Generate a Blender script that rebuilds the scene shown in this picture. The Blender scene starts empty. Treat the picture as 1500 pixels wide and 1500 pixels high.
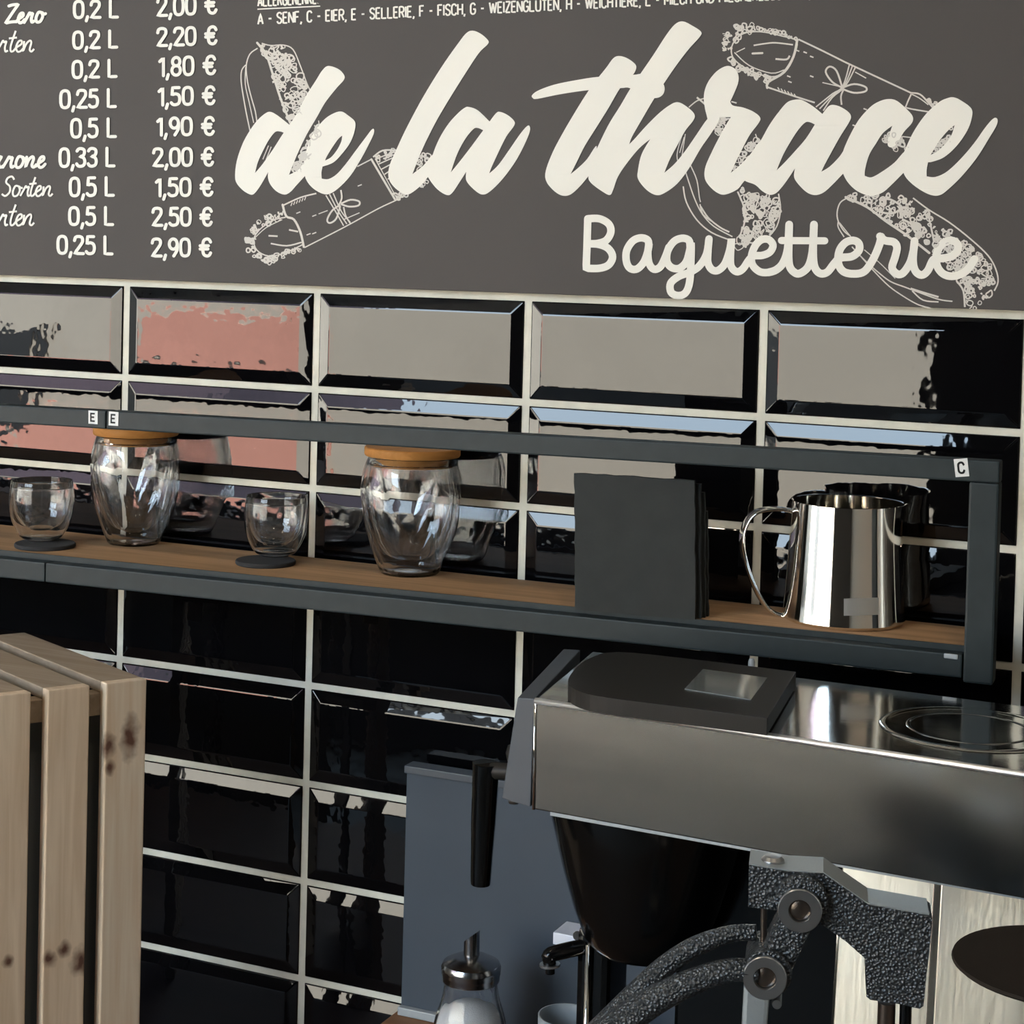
import bpy, bmesh, math, random
from mathutils import Vector, Matrix
from mathutils.geometry import tessellate_polygon
random.seed(7)
SC = bpy.context.scene
COL = SC.collection
# ---------------------------------------------------------------- camera
F = 2700.0; PX = 750.0; PY = 450.0
CAM = Vector((1.2608, -1.7176, 1.7226))
# rows: image right, image down, forward
RM = Matrix(((0.9096, 0.4148, 0.0258), (0.0351, -0.0149, -0.9993), (-0.4141, 0.9098, -0.0281)))
ax = RM[0].normalized(); az = RM[2].normalized(); ay = az.cross(ax).normalized(); ax = ay.cross(az).normalized()
cd = bpy.data.cameras.new('camera'); cam = bpy.data.objects.new('camera', cd); COL.objects.link(cam)
cam.matrix_world = Matrix(((ax.x, -ay.x, -az.x, CAM.x), (ax.y, -ay.y, -az.y, CAM.y), (ax.z, -ay.z, -az.z, CAM.z), (0, 0, 0, 1)))
cd.sensor_width = 36; cd.lens = 36 * F / 1500; cd.shift_y = -(750 - PY) / 1500; cd.clip_start = .05
SC.camera = cam
SC.view_settings.view_transform = 'Standard'; SC.view_settings.look = 'None'
SC.view_settings.exposure = 0; SC.view_settings.gamma = 1; SC.view_settings.use_curve_mapping = False
# ---------------------------------------------------------------- daylight
W = bpy.data.worlds.new('sky'); SC.world = W; W.use_nodes = True
nt = W.node_tree; nt.nodes.clear()
wo = nt.nodes.new('ShaderNodeOutputWorld'); bg = nt.nodes.new('ShaderNodeBackground'); bg.inputs[1].default_value = 14.0
tc = nt.nodes.new('ShaderNodeTexCoord'); sp = nt.nodes.new('ShaderNodeSeparateXYZ'); rp = nt.nodes.new('ShaderNodeValToRGB')
nt.links.new(tc.outputs['Generated'], sp.inputs[0]); nt.links.new(sp.outputs[2], rp.inputs[0])
rp.color_ramp.elements[0].position = 0.0; rp.color_ramp.elements[0].color = (.84, .94, 1, 1)
rp.color_ramp.elements[1].position = .7; rp.color_ramp.elements[1].color = (.45, .71, 1, 1)
nt.links.new(rp.outputs[0], bg.inputs[0]); nt.links.new(bg.outputs[0], wo.inputs[0])
sd = bpy.data.lights.new('sun', 'SUN'); sd.energy = 44; sd.angle = .01; sd.color = (1, .93, .82)
so = bpy.data.objects.new('sun', sd); COL.objects.link(so)
so.rotation_euler = Vector((.35, 1.0, 1.15)).to_track_quat('Z', 'Y').to_euler(); so.location = (0, 3, 9)
pd = bpy.data.lights.new('window_portal', 'AREA'); pd.shape = 'RECTANGLE'; pd.size = 7.2; pd.size_y = 2.8
pd.cycles.is_portal = True
po = bpy.data.objects.new('window_portal', pd); COL.objects.link(po); po.location = (-3.5, -4.02, 2.13); po.rotation_euler = (math.radians(90), 0, 0)
# warm ceiling spot lamps of the cafe (above and behind the camera)
for lx, ly, e in ((-.2, -1.5, 9), (1.6, -1.5, 9)):
    ld = bpy.data.lights.new('ceiling_lamp', 'AREA'); ld.shape = 'DISK'; ld.size = .25; ld.energy = e; ld.color = (1, .82, .6)
    lo = bpy.data.objects.new('ceiling_lamp', ld); COL.objects.link(lo); lo.location = (lx, ly, 3.5)

SC.cycles.max_bounces = 24; SC.cycles.transmission_bounces = 24; SC.cycles.glossy_bounces = 8; SC.cycles.diffuse_bounces = 4
# ---------------------------------------------------------------- helpers
def ray(x, y):
    return ax * ((x - PX) / F) + ay * ((y - PY) / F) + az
def Yp(x, y, Y):
    d = ray(x, y); return CAM + d * ((Y - CAM.y) / d.y)
def Zp(x, y, z):
    d = ray(x, y); return CAM + d * ((z - CAM.z) / d.z)
def Np(x, y, o, n):
    d = ray(x, y); return CAM + d * ((o - CAM).dot(n) / d.dot(n))
def Mp(x, y, L):            # the real point whose mirror image in the tiled wall stands at that pixel
    p = Yp(x, y, L); return Vector((p.x, -p.y, p.z))

def mat(name, col, rough=.5, metal=0, spec=.5, noise=None, bump=None, coat=0, ior=None, scale=(1, 1, 1)):
    m = bpy.data.materials.new(name); m.use_nodes = True
    n = m.node_tree; b = n.nodes['Principled BSDF']
    b.inputs['Base Color'].default_value = (*col, 1); b.inputs['Roughness'].default_value = rough
    b.inputs['Metallic'].default_value = metal; b.inputs['Specular IOR Level'].default_value = spec
    b.inputs['Coat Weight'].default_value = coat
    if ior: b.inputs['IOR'].default_value = ior
    if noise or bump:
        t = n.nodes.new('ShaderNodeTexCoord'); mp = n.nodes.new('ShaderNodeMapping'); mp.inputs['Scale'].default_value = scale
        n.links.new(t.outputs['Object'], mp.inputs[0])
    if noise:                # (scale, amount) gentle tone variation
        q = n.nodes.new('ShaderNodeTexNoise'); q.inputs['Scale'].default_value = noise[0]; q.inputs['Detail'].default_value = 5
        n.links.new(mp.outputs[0], q.inputs[0])
        r = n.nodes.new('ShaderNodeValToRGB')
        r.color_ramp.elements[0].position = .3; r.color_ramp.elements[1].position = .7
        a = noise[1]
        r.color_ramp.elements[0].color = (*[c * (1 - a) for c in col], 1); r.color_ramp.elements[1].color = (*[min(1, c * (1 + a)) for c in col], 1)
        n.links.new(q.outputs[0], r.inputs[0]); n.links.new(r.outputs[0], b.inputs['Base Color'])
    if bump:                 # (scale, strength, distance)
        q = n.nodes.new('ShaderNodeTexNoise'); q.inputs['Scale'].default_value = bump[0]; q.inputs['Detail'].default_value = 2
        n.links.new(mp.outputs[0], q.inputs[0])
        u = n.nodes.new('ShaderNodeBump'); u.inputs['Strength'].default_value = bump[1]; u.inputs['Distance'].default_value = bump[2]
        n.links.new(q.outputs[0], u.inputs['Height']); n.links.new(u.outputs[0], b.inputs['Normal'])
    return m

def link(name, me, m=None, parent=None, smooth=False):
    if m: me.materials.append(m)
    o = bpy.data.objects.new(name, me); COL.objects.link(o)
    if smooth:
        for p in me.polygons: p.use_smooth = True
    if parent: o.parent = parent; o.matrix_parent_inverse = parent.matrix_world.inverted()
    return o
def obj(name, bm, m=None, parent=None, smooth=False, bevel=0, recalc=True, seg=2):
    if recalc: bmesh.ops.recalc_face_normals(bm, faces=bm.faces)
    if bevel:
        bmesh.ops.remove_doubles(bm, verts=bm.verts, dist=1e-6)
        es = [e for e in bm.edges if len(e.link_faces) == 2 and e.calc_face_angle(0) > .5]
        bmesh.ops.bevel(bm, geom=es, offset=bevel, segments=seg, profile=.6, affect='EDGES', clamp_overlap=True)
    me = bpy.data.meshes.new(name); bm.to_mesh(me); bm.free()
    o = link(name, me, m, parent, smooth)
    if smooth == 'auto':
        me.set_sharp_from_angle(angle=math.radians(35))
    return o
def tag(o, label=None, cat=None, group=None, kind=None):
    if label: o['label'] = label
    if cat: o['category'] = cat
    if group: o['group'] = group
    if kind: o['kind'] = kind
    return o
def thing(name, loc, label=None, cat=None, group=None, rz=0, kind=None):
    o = bpy.data.objects.new(name, None); COL.objects.link(o); o.location = loc; o.rotation_euler = (0, 0, rz); o.empty_display_size = .05
    bpy.context.view_layer.update()
    o.matrix_world = Matrix.Translation(loc) @ Matrix.Rotation(rz, 4, 'Z')
    return tag(o, label, cat, group, kind)
def box(x0, x1, y0, y1, z0, z1, bm=None):
    bm = bm or bmesh.new()
    v = [bm.verts.new(p) for p in ((x0,y0,z0),(x1,y0,z0),(x1,y1,z0),(x0,y1,z0),(x0,y0,z1),(x1,y0,z1),(x1,y1,z1),(x0,y1,z1))]
    for f in ((0,1,2,3),(4,5,6,7),(0,1,5,4),(1,2,6,5),(2,3,7,6),(3,0,4,7)): bm.faces.new([v[i] for i in f])
    return bm
def hexa(p, bm=None):        # eight corners: bottom four then top four
    bm = bm or bmesh.new(); v = [bm.verts.new(q) for q in p]
    for f in ((0,1,2,3),(4,5,6,7),(0,1,5,4),(1,2,6,5),(2,3,7,6),(3,0,4,7)): bm.faces.new([v[i] for i in f])
    return bm
def extrude(poly, vec, bm=None):   # closed 3-D polygon swept along vec
    bm = bm or bmesh.new(); n = len(poly); vec = Vector(vec)
    a = [bm.verts.new(p) for p in poly]; b = [bm.verts.new(Vector(p) + vec) for p in poly]
    for t in tessellate_polygon([[Vector(p) for p in poly]]):
        bm.faces.new([a[i] for i in t]); bm.faces.new([b[i] for i in reversed(t)])
    for i in range(n): bm.faces.new((a[i], a[(i+1) % n], b[(i+1) % n], b[i]))
    bmesh.ops.dissolve_limit(bm, angle_limit=.01, verts=bm.verts, edges=bm.edges)
    return bm
def lathe(prof, c=(0, 0, 0), n=48, bm=None, rf=None, close=False):  # prof: (r, z); rf(r,z,th)->r
    bm = bm or bmesh.new(); c = Vector(c); rings = []
    for r, z in prof:
        if r < 1e-6: rings.append([bm.verts.new(c + Vector((0, 0, z)))])
        else:
            L = []
            for i in range(n):
                th = 2 * math.pi * i / n; rr = rf(r, z, th) if rf else r
                L.append(bm.verts.new(c + Vector((rr * math.cos(th), rr * math.sin(th), z))))
            rings.append(L)
    prs = list(zip(rings, rings[1:]))
    if close: prs.append((rings[-1], rings[0]))
    for a, b in prs:
        for i in range(n):
            j = (i + 1) % n
            q = [a[i % len(a)], a[j % len(a)], b[j % len(b)], b[i % len(b)]]
            u = []
            for v in q:
                if v not in u: u.append(v)
            if len(u) > 2: bm.faces.new(u)
    return bm
def cr(pts, n=6, closed=False):   # Catmull-Rom; doubled points make corners
    P = [Vector(p) for p in pts]; out = []; N = len(P)
    rng = range(N) if closed else range(N - 1)
    for i in rng:
        p1 = P[i]; p2 = P[(i + 1) % N]
        if (p1 - p2).length < 1e-9: continue
        p0 = P[i - 1] if (closed or i > 0) else p1; p3 = P[(i + 2) % N] if (closed or i + 2 < N) else p2
        for k in range(n):
            t = k / n
            out.append(.5 * ((2 * p1) + (p2 - p0) * t + (2 * p0 - 5 * p1 + 4 * p2 - p3) * t * t + (3 * p1 - p0 - 3 * p2 + p3) * t ** 3))
    if not closed: out.append(P[-1])
    return out
def tube(path, rad, n=12, bm=None, flat=1.0, caps=True):
    bm = bm or bmesh.new(); P = [Vector(p) for p in path]
    if not hasattr(rad, '__len__'): rad = [rad] * len(P)
    rings = []; up = None
    for i, p in enumerate(P):
        t = (P[min(i + 1, len(P) - 1)] - P[max(i - 1, 0)]).normalized()
        if up is None: up = t.orthogonal().normalized() if abs(t.z) > .9 else Vector((0, 0, 1))
        s = t.cross(up).normalized(); up = s.cross(t).normalized()
        rings.append([bm.verts.new(p + rad[i] * (math.cos(2*math.pi*k/n) * s * flat + math.sin(2*math.pi*k/n) * up)) for k in range(n)])
    for a, b in zip(rings, rings[1:]):
        for k in range(n): bm.faces.new((a[k], a[(k+1) % n], b[(k+1) % n], b[k]))
    if caps:
        bm.faces.new(rings[0]); bm.faces.new(rings[-1])
    return bm
# ---------------------------------------------------------------- materials
M = {}
def glaze(name='black_glaze'):
    m = mat(name, (.002, .002, .0025), .02, 0, .5, bump=(38, .05, .004), scale=(1, 1, 1))
    return m
M['glaze'] = glaze()
M['grout'] = mat('grout', (.64, .625, .54), .85, noise=(30, .1), bump=(400, .25, .0006))
M['sign'] = mat('sign_print_grey', (.057, .052, .050), .6, spec=.25, noise=(3, .06))
M['ink'] = mat('sign_white_print', (.80, .785, .72), .6, spec=.3, noise=(6, .03))
M['sketch'] = mat('sign_sketch_print', (.58, .56, .52), .6, spec=.3)
M['black_metal'] = mat('black_powder_coat', (.016, .024, .027), .5, spec=.28, noise=(60, .12), bump=(900, .08, .0003))
M['paper'] = mat('label_paper', (.75, .75, .73), .6)
M['print'] = mat('label_print', (.02, .02, .02), .6)
M['disc'] = mat('black_disc', (.02, .016, .013), .8, spec=.1)
M['plastic'] = mat('black_plastic', (.014, .0125, .011), .5, spec=.25, bump=(700, .06, .0003))
M['gloss_black'] = mat('glossy_black', (.003, .003, .003), .14, spec=.3)
M['dark_side'] = mat('dark_grey_panel', (.055, .065, .08), .5, noise=(20, .05))
M['grey_board'] = mat('blue_grey_laminate', (.050, .066, .088), .5, spec=.3, noise=(4, .12))
M['rim_grey'] = mat('light_grey_edge', (.32, .35, .37), .4)
M['slate'] = mat('black_slate', (.012, .0155, .0155), .75, noise=(40, .2), bump=(220, .25, .0008))
M['felt'] = mat('dark_coaster', (.022, .022, .024), .9, bump=(300, .3, .0008))
M['chrome'] = mat('polished_steel', (.86, .84, .80), .06, 1)
M['zinc'] = mat('zinc_washer', (.42, .44, .46), .32, 1, bump=(300, .05, .0004))
M['bronze'] = mat('dark_bolt_socket', (.16, .13, .11), .3, 1)
M['white_plastic'] = mat('white_plastic', (.8, .82, .9), .4)
M['sugar'] = mat('white_sugar', (.85, .85, .85), .9, bump=(900, .5, .001))
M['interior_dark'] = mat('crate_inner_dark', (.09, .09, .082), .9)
def brushed(name, col, rough, stretch, bd=.04):
    m = mat(name, col, rough, 1)
    n = m.node_tree; b = n.nodes['Principled BSDF']
    t = n.nodes.new('ShaderNodeTexCoord'); mp = n.nodes.new('ShaderNodeMapping'); mp.inputs['Scale'].default_value = stretch
    q = n.nodes.new('ShaderNodeTexNoise'); q.inputs['Scale'].default_value = 1; q.inputs['Detail'].default_value = 4
    u = n.nodes.new('ShaderNodeBump'); u.inputs['Strength'].default_value = .3; u.inputs['Distance'].default_value = bd * .01
    r = n.nodes.new('ShaderNodeMapRange'); r.inputs['To Min'].default_value = rough * .8; r.inputs['To Max'].default_value = rough * 1.25
    n.links.new(t.outputs['Object'], mp.inputs[0]); n.links.new(mp.outputs[0], q.inputs[0]); n.links.new(q.outputs[0], u.inputs['Height'])
    n.links.new(u.outputs[0], b.inputs['Normal']); n.links.new(q.outputs[0], r.inputs[0]); n.links.new(r.outputs[0], b.inputs['Roughness'])
    return m
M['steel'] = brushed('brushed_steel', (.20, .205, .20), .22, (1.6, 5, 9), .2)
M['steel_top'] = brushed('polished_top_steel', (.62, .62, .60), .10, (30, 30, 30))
M['lip'] = mat('bright_lip_steel', (.97, .96, .94), .42, 1)
M['cool_chrome'] = mat('cool_chrome', (.36, .37, .39), .2, 1)
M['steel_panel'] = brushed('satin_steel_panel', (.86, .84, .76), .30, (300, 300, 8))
# hammered casting paint
def hammered(name, col, rough):
    m = mat(name, col, rough, .55)
    n = m.node_tree; b = n.nodes['Principled BSDF']
    t = n.nodes.new('ShaderNodeTexCoord'); v = n.nodes.new('ShaderNodeTexVoronoi'); v.inputs['Scale'].default_value = 500
    q = n.nodes.new('ShaderNodeTexNoise'); q.inputs['Scale'].default_value = 260; q.inputs['Detail'].default_value = 3
    ad = n.nodes.new('ShaderNodeMath'); ad.operation = 'ADD'
    u = n.nodes.new('ShaderNodeBump'); u.inputs['Strength'].default_value = .9; u.inputs['Distance'].default_value = .0016
    n.links.new(t.outputs['Object'], v.inputs[0]); n.links.new(t.outputs['Object'], q.inputs[0])
    n.links.new(v.outputs['Distance'], ad.inputs[0]); n.links.new(q.outputs[0], ad.inputs[1])
    n.links.new(ad.outputs[0], u.inputs['Height']); n.links.new(u.outputs[0], b.inputs['Normal'])
    return m
M['hammered'] = hammered('hammered_grey_casting', (.055, .062, .068), .30)
M['hammered_top'] = mat('ground_casting_edge', (.36, .40, .42), .45, .6, bump=(500, .3, .0006))
def wood(name, base, dark, scale, knots=(), axis='Z', rough=.6, contrast=1.0):
    m = bpy.data.materials.new(name); m.use_nodes = True; n = m.node_tree; b = n.nodes['Principled BSDF']; b.inputs['Roughness'].default_value = rough
    b.inputs['Specular IOR Level'].default_value = .3
    t = n.nodes.new('ShaderNodeTexCoord'); mp = n.nodes.new('ShaderNodeMapping')
    s = {'Z': (scale, scale, scale * .06), 'X': (scale * .06, scale, scale), 'Y': (scale, scale * .06, scale)}[axis]; mp.inputs['Scale'].default_value = s
    mp.inputs['Location'].default_value = (random.uniform(0, 9), random.uniform(0, 9), random.uniform(0, 9))
    q = n.nodes.new('ShaderNodeTexNoise'); q.inputs['Scale'].default_value = 1; q.inputs['Detail'].default_value = 6; q.inputs['Distortion'].default_value = .6
    n.links.new(t.outputs['Object'], mp.inputs[0]); n.links.new(mp.outputs[0], q.inputs[0])
    r = n.nodes.new('ShaderNodeValToRGB'); r.color_ramp.elements[0].position = .32; r.color_ramp.elements[1].position = .68
    r.color_ramp.elements[0].color = (*dark, 1); r.color_ramp.elements[1].color = (*base, 1)
    n.links.new(q.outputs[0], r.inputs[0]); cur = r.outputs[0]
    for (kx, ky, kz, kr, kl) in knots:     # centre, radius, stretch along the grain
        sb = n.nodes.new('ShaderNodeVectorMath'); sb.operation = 'SUBTRACT'; sb.inputs[1].default_value = (kx, ky, kz)
        n.links.new(t.outputs['Object'], sb.inputs[0])
        ml = n.nodes.new('ShaderNodeVectorMath'); ml.operation = 'MULTIPLY'; ml.inputs[1].default_value = (1 / kr, 1 / kr, 1 / (kr * kl))
        n.links.new(sb.outputs[0], ml.inputs[0])
        nz = n.nodes.new('ShaderNodeTexNoise'); nz.inputs['Scale'].default_value = 90; n.links.new(t.outputs['Object'], nz.inputs[0])
        a2 = n.nodes.new('ShaderNodeVectorMath'); a2.operation = 'ADD'; n.links.new(ml.outputs[0], a2.inputs[0]); n.links.new(nz.outputs['Color'], a2.inputs[1])
        s2 = n.nodes.new('ShaderNodeVectorMath'); s2.operation = 'SUBTRACT'; s2.inputs[1].default_value = (.5, .5, .5); n.links.new(a2.outputs[0], s2.inputs[0])
        ln = n.nodes.new('ShaderNodeVectorMath'); ln.operation = 'LENGTH'; n.links.new(s2.outputs[0], ln.inputs[0])
        mr = n.nodes.new('ShaderNodeMapRange'); mr.inputs['From Min'].default_value = .25; mr.inputs['From Max'].default_value = 1.1
        mr.inputs['To Min'].default_value = 1.0; mr.inputs['To Max'].default_value = 0
        n.links.new(ln.outputs['Value'], mr.inputs[0])
        mx = n.nodes.new('ShaderNodeMix'); mx.data_type = 'RGBA'; mx.inputs['B'].default_value = (.12, .055, .035, 1)
        n.links.new(mr.outputs[0], mx.inputs['Factor']); n.links.new(cur, mx.inputs['A']); cur = mx.outputs['Result']
    n.links.new(cur, b.inputs['Base Color'])
    u = n.nodes.new('ShaderNodeBump'); u.inputs['Strength'].default_value = .2; u.inputs['Distance'].default_value = .0006
    n.links.new(q.outputs[0], u.inputs['Height']); n.links.new(u.outputs[0], b.inputs['Normal'])
    return m
PB, PD = (.74, .585, .43), (.60, .44, .30)
M['oak'] = wood('shelf_oak', (.43, .255, .135), (.30, .175, .085), 90, axis='X')
M['bamboo'] = wood('bamboo', (.55, .27, .085), (.46, .215, .06), 160, axis='X', rough=.5)
M['counter'] = wood('counter_wood', (.11, .06, .035), (.07, .035, .02), 60, axis='X')
def glass(name, ior=1.45, col=(1, 1, 1), bump=0):
    m = bpy.data.materials.new(name); m.use_nodes = True; b = m.node_tree.nodes['Principled BSDF']
    b.inputs['Transmission Weight'].default_value = 1; b.inputs['Roughness'].default_value = 0; b.inputs['IOR'].default_value = ior
    b.inputs['Base Color'].default_value = (*col, 1)
    return m
M['glass'] = glass('clear_glass', 1.4)
# ---------------------------------------------------------------- room shell
ZT = 1.68; CW = .2487; RH = .107       # top joint height, column and row pitch of the tiling
CZ = .832                              # counter top
M['paint'] = mat('room_paint', (.30, .27, .23), .8); M['dark_paint'] = mat('dark_paint', (.05, .045, .042), .8)
M['floor'] = mat('floor_tile', (.14, .125, .11), .85, spec=.2, noise=(6, .1)); M['ceil'] = mat('ceiling_paint', (.33, .31, .28), .9)
M['render'] = mat('facade_render', (.62, .56, .47), .9, noise=(2, .05)); M['pink'] = mat('pink_render', (.85, .40, .31), .9, noise=(3, .08))
M['asphalt'] = mat('pavement', (.22, .21, .2), .9); M['frame'] = mat('window_frame_dark', (.03, .03, .03), .5)
def struct(name, bm, m, parent=None, **k):
    o = obj(name, bm, m, parent, **k)
    if not parent: o['kind'] = 'structure'
    return o
wall = thing('wall_back', (0, 0, 0), kind='structure')
struct('grout_bed', box(-2.2, 2.6, 0.0, .04, .0, 3.6), M['grout'], wall)
struct('floor', box(-7.2, 3.2, -4.1, .1, -.05, 0), M['floor'])
struct('ceiling', box(-7.3, 3.2, -4.15, .2, 3.6, 3.7), M['ceil'])
struct('wall_left', box(-7.3, -7.2, -4.1, .1, 0, 3.6), M['paint'])
struct('wall_right', box(2.7, 2.8, -4.1, .1, 0, 3.6), M['paint'])
struct('wall_rear_back', box(-7.2, -2.2, -.02, .1, 0, 3.6), M['paint'])
jx = Mp(1375, 500, 4).x; sz = .735
struct('wall_front', box(jx, 3.2, -4.15, -4.0, 0, 3.6), M['dark_paint'])
struct('wall_front_sill', box(-7.2, jx, -4.15, -4.0, 0, sz), M['dark_paint'])
w1 = thing('window_1', ((jx - 7.2) / 2, -4.08, sz), kind='structure')
struct('frame_bar', box(-7.2, jx, -4.12, -4.04, sz, sz + .05), M['frame'], w1)
struct('frame_bar', box(-7.2, jx, -4.12, -4.04, 3.5, 3.6), M['frame'], w1)
struct('frame_bar', box(jx - .05, jx, -4.12, -4.04, sz, 3.6), M['frame'], w1)
struct('frame_bar', box(-7.2, -7.15, -4.12, -4.04, sz, 3.6), M['frame'], w1)
# street outside
struct('ground_street', box(-40, 30, -30, -4.15, -.12, -.05), M['asphalt'])
fb = thing('building_opposite', (-4, -8.2, 0), kind='structure')  # building across the street, out of view, mirrored in the tiles
struct('facade', box(-26, 14, -12, -8, -.1, 3.0), M['render'], fb)
struct('coping', box(-26.1, 14.1, -8.06, -7.9, 3.0, 3.1), M['frame'], fb)
a = Mp(192, 455, 8); b = Mp(455, 548, 8)
struct('pink_panel', box(a.x, b.x, -8.0, -7.96, .93, 1.33), M['pink'], fb)
a = Mp(20, 620, 8); b = Mp(470, 700, 8)
struct('pink_panel', box(a.x, b.x, -8.0, -7.95, .05, .60), M['pink'], fb)
struct('dark_window', box(-9.2, Mp(62, 500, 8).x, -8.0, -7.94, .5, 1.21), M['frame'], fb)
struct('tower_block', box(-30, Mp(240, 500, 12.5).x, -16, -12.5, -.1, 9.5), mat('violet_render', (.10, .075, .095), .9, noise=(.8, .2)), fb)
struct('roof_slab', box(-30.2, Mp(240, 500, 12.5).x + .2, -16.2, -12.3, 9.5, 9.7), M['frame'], fb)
# tiles: bevelled edges, each one a piece of its own; faces vary by a hair so their mirror images break up
def tile_mesh(name, seed):
    rnd = random.Random(seed)
    w = CW - .0085; h = RH - .0075; b = .0135; d = .0034
    bm = bmesh.new()
    o = [(-w/2, -h/2), (w/2, -h/2), (w/2, h/2), (-w/2, h/2)]; i = [(-w/2+b, -h/2+b), (w/2-b, -h/2+b), (w/2-b, h/2-b), (-w/2+b, h/2-b)]
    A = [bm.verts.new((x, .003, z)) for x, z in o]; B = [bm.verts.new((x, -.0012, z)) for x, z in o]
    C = [bm.verts.new((x, -.0012 - d + rnd.uniform(-.0002, .0002), z)) for x, z in i]
    bm.faces.new(C)
    for k in range(4):
        j = (k + 1) % 4; bm.faces.new((A[k], A[j], B[j], B[k])); bm.faces.new((B[k], B[j], C[j], C[k]))
    bmesh.ops.recalc_face_normals(bm, faces=bm.faces)
    f = max(bm.faces, key=lambda f: f.calc_area())
    if f.normal.y > 0: bmesh.ops.reverse_faces(bm, faces=bm.faces)
    es = [e for e in bm.edges if min(v.co.y for v in e.verts) < -.001 and e.calc_face_angle(0) > .1 and max(v.co.y for v in e.verts) < .002]
    bmesh.ops.bevel(bm, geom=es, offset=.0011, segments=3, profile=.5, affect='EDGES', clamp_overlap=True)
    me = bpy.data.meshes.new(name); bm.to_mesh(me); bm.free(); me.materials.append(M['glaze'])
    return me
tm = [tile_mesh('tile', s) for s in range(4)]
rnd = random.Random(11)
for c in range(-3, 9):
    for r in range(0, 8):
        o = bpy.data.objects.new('tile', tm[rnd.randrange(4)]); COL.objects.link(o); o.parent = wall
        o.location = (CW * (c + .5), 0, ZT - RH * (r + .5)); o.rotation_euler = (rnd.uniform(-1, 1) * .0018, 0, rnd.uniform(-1, 1) * .0022)
kx = Mp(325, 1200, 1.0).x  # dark block added out of view to darken the lower tiles' reflections
cb = thing('reflection_blocker', (kx - .8, -1.1, 0), 'added low dark cabinet left of the camera, seen only mirrored in the tiles', 'blocker')
obj('blocker_body', box(kx - 1.7, kx, -1.4, -1.0, .002, 1.17), M['dark_paint'], cb, bevel=.004)
obj('blocker_top', box(kx - 1.71, kx + .01, -1.41, -.99, 1.1705, 1.19), M['frame'], cb, bevel=.002)
obj('blocker_front', box(kx - .85, kx - .01, -.9985, -.985, .08, 1.15), M['frame'], cb, bevel=.002)
# counter under it all
ct = thing('counter', (.6, -.4, CZ - .04), 'brown wooden counter top along the tiled wall', 'counter')
obj('worktop', box(-1.6, 2.3, -.78, -.0065, CZ - .04, CZ), M['counter'], ct, bevel=.002)
obj('base_cabinet', box(-1.55, 2.25, -.72, -.0065, 0, CZ - .04), M['dark_paint'], ct)
# ---------------------------------------------------------------- menu board with its print
SY = -.012
sign = thing('menu_board', (.1, 0, ZT + .004), 'dark grey printed menu board with white logo above the tiles', 'sign')
obj('board_panel', box(-1.4, 1.55, SY, -.0005, ZT + .0045, 2.75), M['sign'], sign, bevel=.0008)
class Flat:
    def __init__(s, lift): s.bm = bmesh.new(); s.Y = SY - lift; s.k = 0; s.v = 0; s.fat = lift < .0005
    def pt(s, x, y): s.v += 1; return Yp(x, y, s.Y - (s.k % 30) * 1e-5 - (s.v % 300) * 1e-6)
    def face(s, pts):
        v = [s.bm.verts.new(s.pt(*p)) for p in pts]
        try: s.bm.faces.new(v)
        except ValueError: pass
    def poly(s, rings):
        s.k += 1
        V = [[Vector((x, y, 0)) for x, y in r] for r in rings]; flat = [p for r in V for p in r]
        vs = [s.bm.verts.new(s.pt(p.x, p.y)) for p in flat]
        for t in tessellate_polygon(V):
            try: s.bm.faces.new([vs[i] for i in t])
            except ValueError: pass
    def stroke(s, pts, w, n=5, closed=False, smooth=True):
        if s.fat: w *= 1.35
        s.k += 1
        P = [Vector((p[0], p[1], 0)) for p in pts]
        if smooth and len(P) > 2: P = cr(P, n, closed)
        if closed: P = P + [P[0]]
        r = w / 2; L = []; R = []
        for i, p in enumerate(P):
            a = P[max(i-1, 0)]; b = P[min(i+1, len(P)-1)]; t = (b - a)
            if closed and i in (0, len(P)-1): t = P[1] - P[-2]
            t = t.normalized() if t.length > 1e-9 else Vector((1, 0, 0)); nn = Vector((-t.y, t.x, 0)) * r
            L.append(p + nn); R.append(p - nn)
        for i in range(len(P) - 1): s.face([L[i][:2], L[i+1][:2], R[i+1][:2], R[i][:2]])
        if w > 2.8:
            cs = [P[0], P[-1]] if smooth else P
            for c in cs: s.face([(c.x + r * math.cos(a * math.pi / 6), c.y + r * math.sin(a * math.pi / 6)) for a in range(12)])
    def done(s, name, m, label=None):
        for f in s.bm.faces:
            f.normal_update()
            if f.normal.y > 0: f.normal_flip()
        return tag(obj(name, s.bm, m, sign, recalc=False), label)
def outl(ox, oy, sc, rings):     # rings: lists of (x,y) or (x,y,1) for corners, in enlarged pixels
    out = []
    for r in rings:
        q = []
        for p in r:
            v = (ox + p[0] / sc, oy + p[1] / sc, 0); q.append(v)
            if len(p) > 2: q.append(v)
        out.append([(v.x, v.y) for v in cr(q, 5, True)])
    return out
lg = Flat(.0006)
A_ = (340, 90, 6.818); B_ = (550, 40, 6); C_ = (770, 30, 5.769); D_ = (930, 90, 6.818); E_ = (1090, 120, 7.5); F_ = (1220, 120, 6)
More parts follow.
